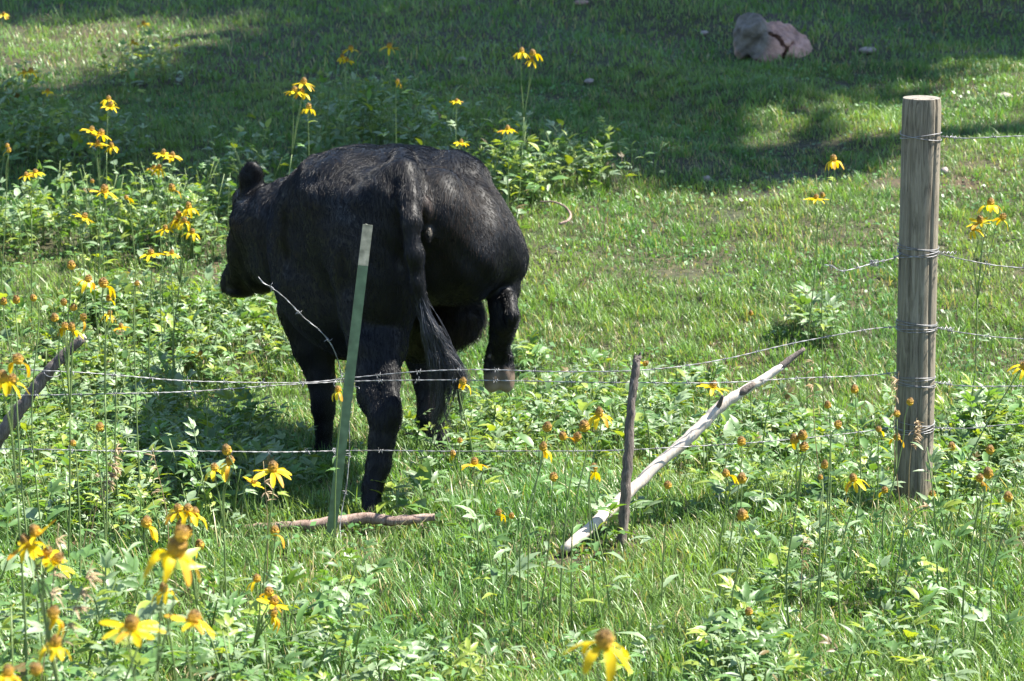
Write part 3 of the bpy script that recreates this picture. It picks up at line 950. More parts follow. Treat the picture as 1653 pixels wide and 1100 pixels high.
def in_frame(px, py, m=120):
    return (px > -m) & (px < 1653 + m) & (py > -m) & (py < 1100 + m)

def build_undergrowth():
    r = np.random.default_rng(101)
    n = 26000
    y = r.uniform(4.0, 19, n) ; y = 4.0 + 15 * r.random(n) ** 1.35
    x = r.uniform(-1, 1, n) * (y * .235 + .3)
    px, py = ground_px(x, y)
    w, h = cover_weight(px, py)
    # plants keep a similar count per square metre near and far
    area = (y * .47 + .6) / ((y - 4.0 + .3) ** (-.26) * 1.0)
    keep = (r.random(n) < np.clip(w, 0, 1.2) * .5 * area / 7.0) & in_frame(px, py, 160) & (w > .12)
    b = Buf(); k = 0
    for i in np.nonzero(keep)[0]:
        nf = int(np.clip(r.normal(7, 2), 4, 12))
        far = y[i] > 11
        leafy(b, r, x[i], y[i], h[i] * r.uniform(.45, 1.25), nf, r.uniform(.06, .115) * (1.1 if far else 1), ('tri', 'five', 'tri', 'lance', 'ovate'), yellow=.13)
        k += 1
    # tall leafy weeds just under the lower edge of the view, at the near left
    for i in range(125):
        xx = r.uniform(-1.75, -.28); yy = r.uniform(4.2, 6.3)
        if xx > -.5 and r.random() < .6: continue
        leafy(b, r, xx, yy, r.uniform(.18, .42) * (1.15 if xx < -.8 else .8), 9, r.uniform(.1, .16), ('tri', 'five', 'five', 'lance'), yellow=.07)
        k += 1
    for i in range(26):
        xx = r.uniform(-.5, 1.5); yy = r.uniform(5.2, 6.2)
        leafy(b, r, xx, yy, r.uniform(.08, .2), 7, r.uniform(.09, .13), ('tri', 'five', 'five', 'lance'), yellow=.1)
        k += 1
    o = b.obj("leafy_undergrowth", M_LEAF)
    tag(o, "low leafy weeds carpeting the meadow on both sides of the wire", None, None, "stuff")
    print("undergrowth plants", k, "verts", b.k)
build_undergrowth()

# ------------------------------------------------------------------ single leafy plants that stand out
def leafy_plant(label, x, y, h, nleaf, size, kinds, name="leafy_weed", seed=0, group=None, yellow=.15, nst=1, spread=.03):
    r = np.random.default_rng(seed)
    root = thing(name, label, "plant", (x, y, float(gz(x, y))), group)
    lb = Buf()
    for i in range(nst):
        sb = Buf()
        leafy(lb, r, x + r.normal(0, spread) * (nst > 1), y + r.normal(0, spread) * (nst > 1), h * r.uniform(.8, 1.05), nleaf, size, kinds, stembuf=sb, yellow=yellow, lean=.15)
        if sb.k: sb.obj("stem", M_STEM, root, off=root.location)
    lb.obj("foliage", M_LEAF, root, off=root.location)
    return root

g = hit(168, 512)
r_ = np.random.default_rng(9)
root = thing("broadleaf_weed", "large rosette of broad upright pale green leaves in the weeds left of the cow's head", "plant", g)
b = Buf()
for i in range(34):
    az = r_.uniform(0, 6.28); el = r_.uniform(.55, 1.4)
    add_leaf(b, r_, (g.x + .02 * math.cos(az), g.y + .02 * math.sin(az), g.z), az, el, r_.uniform(.13, .25), 'broad', np.array([.17, .25, .08]) * r_.uniform(.8, 1.3), r_.normal(0, .2))
b.obj("foliage", M_LEAF, root, off=root.location)
PL = [("bright broad-leaved dock sprouting beside the cow's planted hind hoof", 648, 838, .13, 10, .12, ('ovate', 'ovate', 'tri'), 2),
      ("clump of lobed leaves at the foot of the tall flower stalk left of the post", 1315, 545, .16, 9, .15, ('five', 'tri'), 4),
      ("dense dark green bushy clump growing right of the wooden post below the lowest wire", 1588, 752, .24, 12, .15, ('five', 'tri', 'five'), 9),
      ("small isolated leafy sprig in the short grass in front of the green metal stake", 592, 978, .13, 9, .1, ('tri', 'lance'), 1),
      ("tall single-stalked weed with paired lance leaves in front of the pale pole's lower end", 800, 1010, .38, 10, .13, ('lance', 'tri'), 1),
      ("tall leafless-topped weed with a few lance leaves just left of the pale pole's foot", 985, 1020, .36, 8, .12, ('lance', 'lance'), 1),
      ("tall slim weed stalk rising past the pale pole where it meets the wire", 1228, 770, .46, 9, .075, ('lance', 'tri'), 1),
      ("leafy weed growing tight against the dark stake's foot on its right", 1025, 872, .12, 8, .13, ('lance', 'tri'), 2),
      ("bright lobed weed in the sun behind the cow's right hip", 812, 335, .34, 11, .14, ('five', 'tri'), 3),
      ("pale leafy weed at the right edge of the grass, with two long thin stalks", 1560, 1000, .5, 10, .12, ('lance', 'tri', 'five'), 2),
      ("leafy weed with pale toothed leaves below the bare frayed cone in the grass", 1205, 1085, .2, 12, .12, ('five', 'tri'), 3),
      ("broad-leaved weed touching the cow's raised hoof from below", 790, 700, .22, 10, .13, ('five', 'tri'), 2),
      ("dark broad-leaved weed inside the cow's shadow left of its front leg", 385, 735, .22, 11, .16, ('five', 'five'), 3)]
for i, (lab, px, py, h, nl, sz, kinds, ns) in enumerate(PL):
    g = hit(px, py)
    leafy_plant(lab, g.x, g.y, h, nl, sz, kinds, seed=300 + i, nst=ns, spread=.05)

# ------------------------------------------------------------------ dry grass stalks with seed heads
def straw(label, pts_px, Y, nseed, seed):
    r = np.random.default_rng(seed)
    (bx, by), (tx, ty) = pts_px
    base = P(bx, by, Y); base.z = float(gz(base.x, Y)) - .01
    top = P(tx, ty, Y + .02)
    root = thing("dry_grass_stalk", label, "grass stalk", (base.x, base.y, base.z), "dry straw-coloured grass stalks")
    mid = (base + top) / 2 + Vector((r.normal(0, .02), 0, .03))
    q = spline([base, mid, top], 16)
    sb = Buf(); tube(sb, q, np.linspace(.0019, .0009, 16), 5, (.36, .28, .15))
    sb.obj("stem", M_DRY, root, off=root.location)
    hb = Buf()
    sgn = 1 if tx >= bx else -1
    for k in range(nseed):
        t = r.uniform(.7, 1)
        p = q[min(15, int(t * 15))] + r.normal(0, .002, 3)
        V, F = leaflet(r.uniform(.016, .034), .0055, 5, 0, .5, .5, int(r.integers(1e6)))
        el = r.uniform(-.4, .7); az = r.normal(0 if sgn > 0 else np.pi, .8)
        ce, se = math.cos(el), math.sin(el)
        V = rotz(V @ np.array([[ce, 0, se], [0, 1, 0], [-se, 0, ce]]), az) + p
        hb.add(V, [F], np.array([.42, .32, .2]) * r.uniform(.7, 1.2))
    hb.obj("seed_head", M_DRY, root, off=root.location)
for i, (lab, pts, Y, ns) in enumerate([
    ("drooping dry brown grass head over the lowest wire near the left edge", ((118, 800), (190, 745)), 7.0, 60),
    ("dry brown grass head leaning right below the left leaning branch", ((128, 800), (192, 712)), 7.05, 50),
    ("pale straw-coloured grass head hanging at the far lower left over the weeds", ((30, 1000), (150, 905)), 4.6, 40),
    ("straw grass stalk bent across the yellow flower cluster at the left edge", ((10, 900), (95, 845)), 4.8, 40),
    ("dry grass head pressed against the front of the wooden post's foot", ((1468, 800), (1480, 675)), 7.75, 46),
    ("short dry grass tuft stuck at the wooden post's left side by the fourth wire", ((1458, 780), (1451, 600)), 7.78, 24),
    ("bent dry grass stalk at the bottom of the wooden post on its left", ((1436, 790), (1500, 815)), 7.6, 20),
    ("pale dry grass head beside the pale pole's bark-covered tip", ((1330, 640), (1312, 572)), 8.2, 26),
    ("thin dry stalk with a small head in the cow's shadow left of the green stake", ((250, 830), (245, 720)), 6.6, 14),
    ("second thin dry stalk in the cow's shadow, nearer the green metal stake", ((420, 850), (425, 745)), 6.6, 14),
    ("dry upright grass stalk below the pale pole's middle", ((1295, 900), (1297, 865)), 6.4, 18)]):
    straw(lab, pts, Y, ns, 60 + i)

# ------------------------------------------------------------------ yellow coneflowers
def cone_mat():
    m, nt, b, out = new_mat("cone_florets")
    tc = N(nt, "ShaderNodeTexCoord")
    sx = N(nt, "ShaderNodeSeparateXYZ"); nt.links.new(tc.outputs['Generated'], sx.inputs[0])
    n1 = N(nt, "ShaderNodeTexNoise"); n1.inputs['Scale'].default_value = 900; n1.inputs['Detail'].default_value = 2
    nt.links.new(tc.outputs['Object'], n1.inputs[0])
    a = N(nt, "ShaderNodeMath", operation='MULTIPLY_ADD'); a.inputs[1].default_value = 1.4; a.inputs[2].default_value = -.68
    nt.links.new(n1.outputs[0], a.inputs[0])
    ad = N(nt, "ShaderNodeMath", operation='ADD'); nt.links.new(a.outputs[0], ad.inputs[0]); nt.links.new(sx.outputs[2], ad.inputs[1])
    rp = ramp(nt, [(.05, (.55, .36, .008)), (.3, (.46, .27, .006)), (.6, (.27, .145, .005)), (.8, (.15, .075, .006)), (1.0, (.08, .045, .008))])
    nt.links.new(ad.outputs[0], rp.inputs[0]); nt.links.new(rp.outputs[0], b.inputs['Base Color'])
    b.inputs['Roughness'].default_value = .75
    return m
M_CONE = cone_mat()

def cone_mesh(seed, w=.0105, h=.023):
    r = np.random.default_rng(seed)
    b = Buf(); nr, ns = 11, 16
    V = [(0, 0, 0)]
    for i in range(1, nr):
        t = i / nr
        rad = w * math.sin(math.pi * min(1, t * .97 + .02)) ** .6 * (1.04 - .22 * t)
        for j in range(ns):
            a = 2 * math.pi * (j + .5 * (i % 2)) / ns
            k = 1 + .085 * r.standard_normal() + (.07 if (i + j) % 2 else -.05)
            V.append((rad * k * math.cos(a), rad * k * math.sin(a), h * t + .0008 * r.standard_normal()))
    V.append((0, 0, h))
    F4, F3 = [], []
    for i in range(nr - 2):
        for j in range(ns):
            a = 1 + i * ns + j; c = 1 + i * ns + (j + 1) % ns
            F4.append((a, c, c + ns, a + ns))
    for j in range(ns):
        F3.append((0, 1 + (j + 1) % ns, 1 + j)); o = 1 + (nr - 2) * ns
        F3.append((len(V) - 1, o + j, o + (j + 1) % ns))
    b.add(V, [np.array(F4), np.array(F3)])
    return b.mesh("cone", M_CONE, smooth=False)

def petal_mesh(kind, seed):
    r = np.random.default_rng(seed)
    b = Buf()
    n, lo, hi, L = {'full': (9, -.1, .75, .036), 'droop': (7, .75, 1.3, .036), 'hang': (4, 1.1, 1.45, .036), 'side': (3, .7, 1.25, .036), 'one': (1, 1.1, 1.4, .034), 'flat': (8, -.35, .2, .036)}[kind]
    a0 = r.uniform(0, 6.28)
    for i in range(n):
        az = a0 + (i / n * 2 * np.pi if kind not in ('side', 'hang') else r.normal(0, .7)) + r.normal(0, .12)
        l = L * r.uniform(.8, 1.12); w = r.uniform(.0095, .0125)
        t = np.linspace(0, 1, 7)
        prof = np.array([.35, .75, .95, 1, .98, .8, .25])
        ang = r.uniform(lo, hi) * np.clip(t * 2.2, .25, 1) + .25 * t * r.normal(.5, .6)
        dx = np.concatenate([[0], np.cumsum(np.cos(ang[:-1]))]) * l / 6; dz = -np.concatenate([[0], np.cumsum(np.sin(ang[:-1]))]) * l / 6
        tw = r.normal(0, .25) + r.normal(0, .4) * t
        V = []
        for k in range(7):
            hw = .5 * w * prof[k]
            for s, up in ((-1, .25), (0, 0), (1, .25)):
                V.append((.0062 + dx[k] + hw * up * np.sin(ang[k]), s * hw * math.cos(tw[k]), .003 + dz[k] + hw * up * np.cos(ang[k]) + s * hw * math.sin(tw[k])))
        F = [(3 * k + q, 3 * k + 3 + q, 3 * k + 4 + q, 3 * k + 1 + q) for k in range(6) for q in (0, 1)]
        c = np.array([.68, .5, .01]) * r.uniform(.85, 1.1)
        if r.random() < .12: c = np.array([.5, .27, .02])
        b.add(rotz(np.array(V), az), [np.array(F)], c)
    return b.mesh("petals_" + kind, M_PETAL)

CONES = [cone_mesh(i, .0098 + .0006 * (i % 3), .0225 + .0018 * (i % 3)) for i in range(5)]
PET = {k: [petal_mesh(k, 70 + i) for i in range(4)] for k in ('full', 'droop', 'hang', 'side', 'one', 'flat')}
GROUP = "yellow coneflowers growing through the meadow"

def coneflower(label, Y, heads, base=None, nleaf=4, lsize=.09, seed=0, curve=0.):
    "heads: (px, py, kind[, size[, tilt]])"
    r = np.random.default_rng(1000 + seed)
    tops = []
    for hd in heads:
        tops.append(P(hd[0], hd[1], Y + r.normal(0, .025)))
    cx = sum(t.x for t in tops) / len(tops)
    if base is None:
        bx = cx + r.normal(0, .03)
    else:
        bx = P(base, 600, Y).x
    by = Y + r.normal(0, .03)
    g = Vector((bx, by, float(gz(bx, by))))
    root = thing("coneflower", label, "flower", g, GROUP)
    sb, lb = Buf(), Buf()
    lowest = min(t.z for t in tops)
    fork = g.lerp(Vector((cx, Y, lowest)), .72 if len(tops) > 1 else 1.0)
    if len(tops) > 1:
        mid = g.lerp(fork, .5) + Vector((curve + r.normal(0, .012), 0, 0))
        main = spline([g - Vector((0, 0, .02)), mid, fork], 12)
        tube(sb, main, np.linspace(.0036, .0024, 12), 6, (.15, .215, .07))
    for t, hd in zip(tops, heads):
        tl = hd[4] if len(hd) > 4 else r.normal(0, .16)
        axis = Vector((math.sin(tl), r.normal(0, .12), math.cos(tl))).normalized()
        a = fork if len(tops) > 1 else g - Vector((0, 0, .02))
        L = (t - a).length
        md = a.lerp(t, .55) + Vector((r.normal(0, .03) * L + (curve if len(tops) == 1 else 0), 0, 0))
        q = spline([a, md, t - axis * min(.04, .2 * L), t], 14)
        tube(sb, q, np.linspace(.0022 if len(tops) > 1 else .0028, .0014, 14), 6, (.16, .225, .07))
        if len(tops) == 1: main = q
        sz = 1.12 * (hd[3] if len(hd) > 3 else 1.0)
        h = bpy.data.objects.new("flower_head", CONES[r.integers(5)]); put(h, root)
        h.location = t - g
        h.rotation_euler = (Quaternion(Vector((0, 0, 1)).cross(axis) if axis.z < .999 else Vector((1, 0, 0)), Vector((0, 0, 1)).angle(axis))).to_euler()
        rz = r.uniform(0, 6.28)
        h.scale = (sz, sz, sz * r.uniform(.92, 1.12))
        if hd[2] != 'bare':
            p = bpy.data.objects.new("petal", PET[hd[2]][r.integers(4)]); put(p, h)
            if hd[2] in ('side', 'hang', 'one'):
                p.rotation_euler = (0, 0, r.uniform(-2.4, -.6))
            else:
                p.rotation_euler = (0, 0, rz)
    vis = [k for k in range(nleaf)]
    az = r.uniform(0, 6.28)
    for k in vis:
        t = .12 + .62 * (k + r.uniform(0, 1)) / max(1, nleaf)
        p = main[min(len(main) - 1, int(t * (len(main) - 1)))]
        az += 2.4 + r.normal(0, .3)
        add_leaf(lb, r, p, az, r.uniform(.1, .7), lsize * r.uniform(.7, 1.2) * (1.15 - .5 * t), ('tri', 'five', 'lance', 'tri')[r.integers(4)], leaf_col(r), r.normal(0, .2))
    sb.obj("stem", M_STEM, root, off=g)
    if lb.k: lb.obj("foliage", M_LEAF, root, off=g)
    return root

FL = [
 # near, lower left
 ("large blurred coneflower with a tall double cone and hanging petals on a long leaning stem", 3.55, [(281, 900, 'droop', 1.35, .3), (290, 878, 'bare', 1.1, .2)], 120, 5, .13),
 ("large blurred coneflower spreading flat petals sideways near the bottom left corner", 3.6, [(212, 1019, 'full', 1.12, .1)], 196, 3, .11),
 ("large blurred coneflower with petals swept to both sides, right of the flat-petalled one", 3.8, [(311, 1008, 'full', 1.1, .25)], 330, 3, .11),
 ("lone big blurred coneflower with long drooping petals at the bottom edge below the pale pole", 3.3, [(973, 1047, 'droop', 1.3, .15)], 985, 0, .1),
 ("bright cluster of upturned yellow flowers at the lower left edge", 4.4, [(62, 866, 'flat', .95, -.5), (46, 885, 'full', .95, -.3), (72, 899, 'flat', .9, .5), (86, 910, 'flat', .9, .7)], 70, 4, .13),
 ("yellow flower pair half hidden behind a pale leaf near the lower left corner", 3.9, [(83, 1000, 'hang', .9, .3), (88, 1046, 'droop', .85, .2)], 110, 3, .13),
 ("yellow flower fragment in the very bottom left corner", 3.7, [(12, 1094, 'droop', .9), (56, 1090, 'bare', .9)], 30, 2, .12),
 ("big coneflower cluster with long petals cut by the left edge beside the leaning branch", 5.0, [(28, 589, 'hang', 1.1, .1), (5, 621, 'droop', 1.1, -.1), (20, 622, 'side', 1.0, .1)], 10, 4, .12),
 ("coneflower with a tall brown cone and long hanging petals, left of the crowded brown cluster", 5.5, [(236, 853, 'hang', 1.15, .05)], 228, 4, .1),
 ("crowded cluster of brown cones with yellow petals above the biggest blurred flower", 5.4, [(304, 830, 'droop', 1.0), (313, 836, 'hang', 1.05, .1), (289, 828, 'full', .95, -.2), (290, 858, 'bare', .95), (302, 868, 'bare', 1.05), (324, 888, 'one', .95)], 335, 5, .1),
 ("yellow flower of thin twisted petals hiding its cone, in the lower left weeds", 4.6, [(265, 957, 'droop', .8)], 275, 3, .12),
 ("branching coneflower of several small heads on a slanted stem over the near grass", 5.6, [(415, 941, 'side', .9), (433, 963, 'side', 1.0, .1), (440, 978, 'flat', .95, .3), (438, 996, 'hang', 1.0, .4)], 330, 5, .12),
 ("single coneflower with one dangling petal just left of the fallen branch", 5.9, [(443, 866, 'one', 1.05, .05)], 436, 3, .1),
 ("three tall coneflower heads close together in the cow's shadow, petals hanging", 6.0, [(347, 762, 'droop', .95, -.1), (369, 735, 'bare', 1.1), (371, 751, 'hang', 1.05, .1)], 340, 4, .08),
 ("fully opened coneflower with a wide skirt of petals standing against the cow's shadow", 5.9, [(441, 764, 'full', 1.25, .0)], 408, 4, .09),
 ("small yellow flower seen from the side between the opened bloom and the three tall heads", 6.1, [(407, 781, 'flat', .7, .6)], 400, 2, .08),
 ("bare yellow cone on a short stem in the cow's shadow above the brown grass heads", 6.5, [(160, 697, 'bare', 1.0)], 150, 3, .09),
 ("tiny bare cone below the lowest wire near the left edge", 6.5, [(119, 721, 'bare', .8)], 115, 2, .09),
 ("tallest many-headed coneflower at the left, rising in front of the broken leaning branch", 6.6, [(115, 436, 'bare', 1.05), (141, 456, 'droop', .95, .3), (103, 494, 'one', .9), (119, 502, 'bare', .9), (131, 517, 'one', .9, .6), (90, 520, 'bare', 1.0), (104, 533, 'hang', .95), (116, 536, 'side', .9)], 82, 7, .1),
 ("large orange cone with long petals hanging straight down beside the broad pale rosette", 6.7, [(166, 465, 'hang', 1.25, .1), (176, 487, 'one', .7)], 150, 4, .1),
 ("pair of small brown cones on thin stems near the left edge", 7.1, [(26, 491, 'bare', .95, .1), (6, 493, 'bare', .85)], 40, 3, .09),
 ("single small orange cone on an upright stem, third from the left edge", 7.2, [(56, 487, 'bare', .9)], 54, 2, .09),
 ("small dark cone right of the broad pale rosette", 7.6, [(220, 462, 'bare', .75)], 222, 2, .09),
 ("two low yellow blooms among leaves above the leaning branch's broken end", 7.6, [(196, 530, 'full', .7), (176, 510, 'droop', .75)], 185, 3, .1),
 ("low orange-yellow bloom in the weeds straight below the cow's muzzle", 8.3, [(322, 574, 'full', .75)], 322, 3, .1),
 ("flat yellow bloom on a thin stem, left one of two level with the cow's mouth", 9.4, [(244, 412, 'full', 1.15)], 238, 3, .08),
 ("smaller flat yellow bloom, right one of two level with the cow's mouth", 9.5, [(277, 411, 'full', .85)], 268, 3, .08),
 ("dense cluster of six yellow blooms close left of the cow's eye", 9.8, [(305, 339, 'droop', 1.1), (290, 352, 'full', 1.05), (297, 360, 'droop', 1.05), (268, 372, 'full', 1.05), (310, 378, 'droop', 1.05), (283, 361, 'droop', 1.0)], 280, 6, .09),
 ("round brown cone with petals below, above the cluster of six blooms", 10.0, [(278, 310, 'one', 1.25)], 270, 4, .1),
 ("wide flat yellow bloom in the middle of the sunny weeds", 10.2, [(168, 313, 'full', 1.5)], 167, 5, .11),
 ("small brown cone above and left of the wide flat bloom", 10.5, [(148, 296, 'bare', .9)], 142, 3, .1),
 ("ragged yellow bloom low in the sunny weeds below the wide flat one", 10.1, [(135, 353, 'full', 1.1, .4)], 130, 4, .1),
 ("faded orange bloom right of the wide flat one", 10.3, [(205, 323, 'hang', .9)], 205, 3, .1),
 ("two small orange blooms at the shade's edge near the left side", 11.0, [(58, 281, 'full', 1.05), (42, 286, 'full', .9)], 52, 5, .12),
 ("twin yellow bloom on top of a leafy stalk left of the cow's ear", 11.0, [(263, 251, 'full', 1.1), (278, 255, 'full', 1.1)], 276, 7, .14),
 ("yellow bloom pair just below the twin-bloomed stalk", 11.0, [(248, 273, 'full', .95), (257, 276, 'droop', 1.0)], 262, 6, .13),
 ("bunch of yellow blooms atop a dense leafy stalk above the sunny weeds", 11.6, [(147, 213, 'full', 1.2), (163, 220, 'full', 1.35), (158, 235, 'full', 1.15), (181, 239, 'droop', 1.0)], 160, 9, .14),
 ("tall thin stalk with two stacked yellow heads rising behind the leafy bunch", 12.0, [(175, 163, 'droop', 1.1), (178, 174, 'full', 1.1)], 168, 5, .12),
 ("pale stalk with two stacked orange heads at the left edge", 11.4, [(12, 239, 'bare', 1.0), (14, 247, 'one', 1.0)], 4, 5, .13),
 ("tall thin stalk with two yellow heads bending right in the shade at the left edge", 13.6, [(50, 118, 'full', 1.35), (38, 119, 'droop', 1.0)], 12, 5, .13),
 ("small yellow bloom in the shade right of the tall bending stalk", 13.8, [(76, 150, 'full', 1.0)], 72, 3, .12),
 ("tiny orange bloom by the sunlit streak at the top left", 16.5, [(232, 41, 'full', 1.2)], 230, 3, .12),
 ("tiny yellow bloom below the sunlit streak", 15.6, [(215, 71, 'full', 1.0)], 214, 3, .12),
 ("tiny orange bloom in the top left corner", 16.8, [(6, 25, 'full', 1.0)], 6, 3, .12),
 ("three-headed yellow coneflower on a curving pale stem above the cow's neck", 11.3, [(490, 137, 'full', 1.35), (475, 150, 'full', 1.2), (487, 152, 'droop', 1.2)], 440, 6, .1),
 ("single drooping bloom in the shade right of the three-headed stem", 12.2, [(498, 177, 'droop', 1.25)], 505, 4, .12),
 ("scattered yellow petals of a blurred bloom high on the shaded slope, left of two", 13.6, [(566, 82, 'full', 1.3), (553, 94, 'droop', 1.0), (560, 100, 'full', 1.0)], 560, 4, .12),
 ("flat yellow bloom high on the shaded slope, right of the scattered one", 13.8, [(628, 79, 'full', 1.5)], 632, 3, .12),
 ("tiny orange bloom on a thin stem above the cow's rump", 12.8, [(641, 135, 'hang', .95)], 648, 4, .12),
 ("tall leafy stalk topped by two yellow heads in the shade above the cow's hip", 12.0, [(842, 87, 'droop', 1.2), (861, 91, 'hang', 1.45), (858, 100, 'droop', 1.0)], 826, 8, .11),
 ("single yellow bloom low on the shade's edge under the two-headed tall stalk", 11.4, [(820, 211, 'full', 1.1)], 828, 5, .12),
 ("small orange bloom just above the cow's hip", 11.2, [(744, 232, 'full', .85)], 740, 4, .12),
 ("tiny yellow bloom in shade above the small orange one", 12.0, [(737, 165, 'full', .8)], 738, 3, .12),
 ("solitary tall stalk with one drooping head in front of the bare dirt patch", 9.6, [(1346, 262, 'droop', 1.25)], 1334, 6, .09),
 ("pair of small blooms left of the solitary drooping head", 9.5, [(1317, 323, 'full', 1.05), (1329, 320, 'bare', .9)], 1310, 5, .08),
 ("four-headed yellow coneflower standing right of the wooden post", 8.7, [(1599, 333, 'droop', 1.3), (1583, 361, 'flat', 1.1, -.2), (1573, 374, 'droop', 1.0, -.4), (1616, 356, 'side', 1.1, .5)], 1550, 7, .11),
 ("yellow coneflower cut by the right edge on a long slanting stem", 7.3, [(1649, 596, 'droop', 1.1, .5)], 1530, 3, .08),
 ("tiny orange cone in open grass left of the wooden post's middle", 9.2, [(1213, 510, 'one', .85)], 1213, 2, .07),
 ("ragged yellow bloom on the wire where the pale pole rests", 8.2, [(1150, 628, 'full', 1.2)], 1152, 3, .08),
 ("yellow petals tucked behind the dark stake's splintered top", 7.75, [(1038, 590, 'side', .8, .9)], 1046, 2, .08),
 ("drooping yellow bloom in the leaves between the cow's hoof and the dark stake", 7.3, [(968, 674, 'droop', 1.2)], 970, 4, .1),
 ("bare brown cone right of the cow's raised hoof, above the hanging-petalled head", 6.6, [(882, 697, 'bare', 1.25)], 852, 4, .1),
 ("coneflower with long petals hanging over the lowest wire, under a bare brown cone", 6.4, [(876, 729, 'hang', 1.0, .1)], 848, 3, .1),
 ("biggest bare brown cone left of the dark stake", 6.6, [(945, 698, 'bare', 1.35)], 925, 3, .09),
 ("two orange cones side by side, one with a single petal, under the biggest bare cone", 6.5, [(911, 711, 'one', 1.0), (930, 713, 'bare', 1.05)], 905, 4, .09),
 ("yellow bloom with petals streaming left beside the dark stake", 6.8, [(956, 763, 'side', 1.0, .3)], 965, 3, .1),
 ("bare orange cone low in the leaves left of the streaming yellow bloom", 6.4, [(893, 778, 'bare', 1.05)], 862, 3, .11),
 ("opened yellow bloom low by the cow's right front hoof", 7.2, [(766, 752, 'full', 1.1)], 775, 3, .1),
 ("two tiny orange cones beside the cow's right front hoof", 7.3, [(742, 716, 'bare', .8), (731, 738, 'one', .85)], 775, 3, .1),
 ("yellow petals poking out behind the cow's tail tip", 7.6, [(746, 622, 'hang', 1.1, .2)], 770, 2, .1),
 ("hanging yellow petals close beside the green metal stake above the middle wires", 7.4, [(547, 634, 'hang', 1.0, -.2)], 535, 2, .09),
 ("wilted yellow bloom low in the grass left of the pale pole's foot", 6.9, [(804, 833, 'hang', .9), (825, 838, 'bare', .75)], 812, 3, .1),
 ("small bare cone under the middle of the pale pole", 6.7, [(1078, 790, 'bare', 1.05)], 1074, 3, .1),
 ("brown cone with two petals hanging on its left, below the pale pole", 6.5, [(1173, 771, 'hang', 1.0)], 1176, 3, .1),
 ("bare brown cone on a long leaning stem crossing the lowest wire", 6.5, [(1197, 721, 'bare', 1.15)], 1150, 3, .1),
 ("bare cone on a short stem right of the two-petalled one", 6.4, [(1197, 781, 'bare', 1.15)], 1182, 3, .1),
 ("large frayed brown cone standing alone in the grass below the pale pole", 5.9, [(1201, 841, 'bare', 1.3)], 1192, 3, .12),
 ("tight trio of brown cones with one yellow petal over the lowest wire", 6.4, [(1284, 717, 'one', 1.15), (1297, 711, 'bare', 1.1), (1296, 729, 'bare', 1.2)], 1292, 5, .1),
 ("greenish brown cone right of the trio of cones, leaning right", 6.7, [(1350, 692, 'bare', 1.05, .4)], 1330, 4, .1),
 ("small cone above the leaning greenish one", 6.9, [(1337, 660, 'bare', .95)], 1336, 3, .1),
 ("tall straight-stemmed bare cone, highest left of the wooden post", 6.9, [(1380, 636, 'bare', 1.1)], 1366, 3, .08),
 ("two small low cones below the leaning greenish one", 6.5, [(1330, 757, 'bare', .95), (1325, 775, 'bare', .7)], 1320, 4, .1),
 ("low yellow bloom with petals spread wide left of the wooden post's foot", 6.5, [(1379, 779, 'droop', 1.05)], 1372, 4, .1),
 ("two orange cones and a petalled head held in front of the wooden post's lower half", 7.3, [(1467, 655, 'bare', 1.05, .3), (1448, 674, 'bare', 1.0), (1447, 712, 'side', 1.0), ], 1436, 4, .08),
 ("small head with one hanging petal just left of the wooden post at the lowest wire", 7.4, [(1418, 698, 'one', .9)], 1424, 3, .08),
 ("tiny low cones on both sides of the wooden post's foot", 7.0, [(1428, 797, 'one', .95), (1504, 805, 'bare', .95)], 1450, 4, .1),
 ("orange cone with withered grey petals right of the wooden post", 6.9, [(1537, 728, 'bare', 1.0)], 1533, 3, .1),
 ("upper bare cone at the right, in front of the dark bushy clump", 6.8, [(1597, 734, 'bare', 1.1)], 1596, 2, .1),
 ("darkest bare cone at the right, on a straight stem under another cone", 6.3, [(1597, 773, 'bare', 1.25)], 1588, 3, .11),
 ("small cone with yellow petals touching the darkest bare cone", 6.4, [(1580, 779, 'one', .9), (1587, 786, 'one', .6)], 1576, 3, .1),
 ("lowest orange cone at the right edge of the meadow", 6.2, [(1628, 811, 'bare', 1.1)], 1632, 4, .12),
 ("small flat orange cone low in the bright leaves at the bottom right", 5.7, [(1209, 994, 'bare', .95)], 1206, 3, .12),
]
for i, row in enumerate(FL):
    coneflower(row[0], row[1], row[2], row[3], row[4], row[5], seed=i)

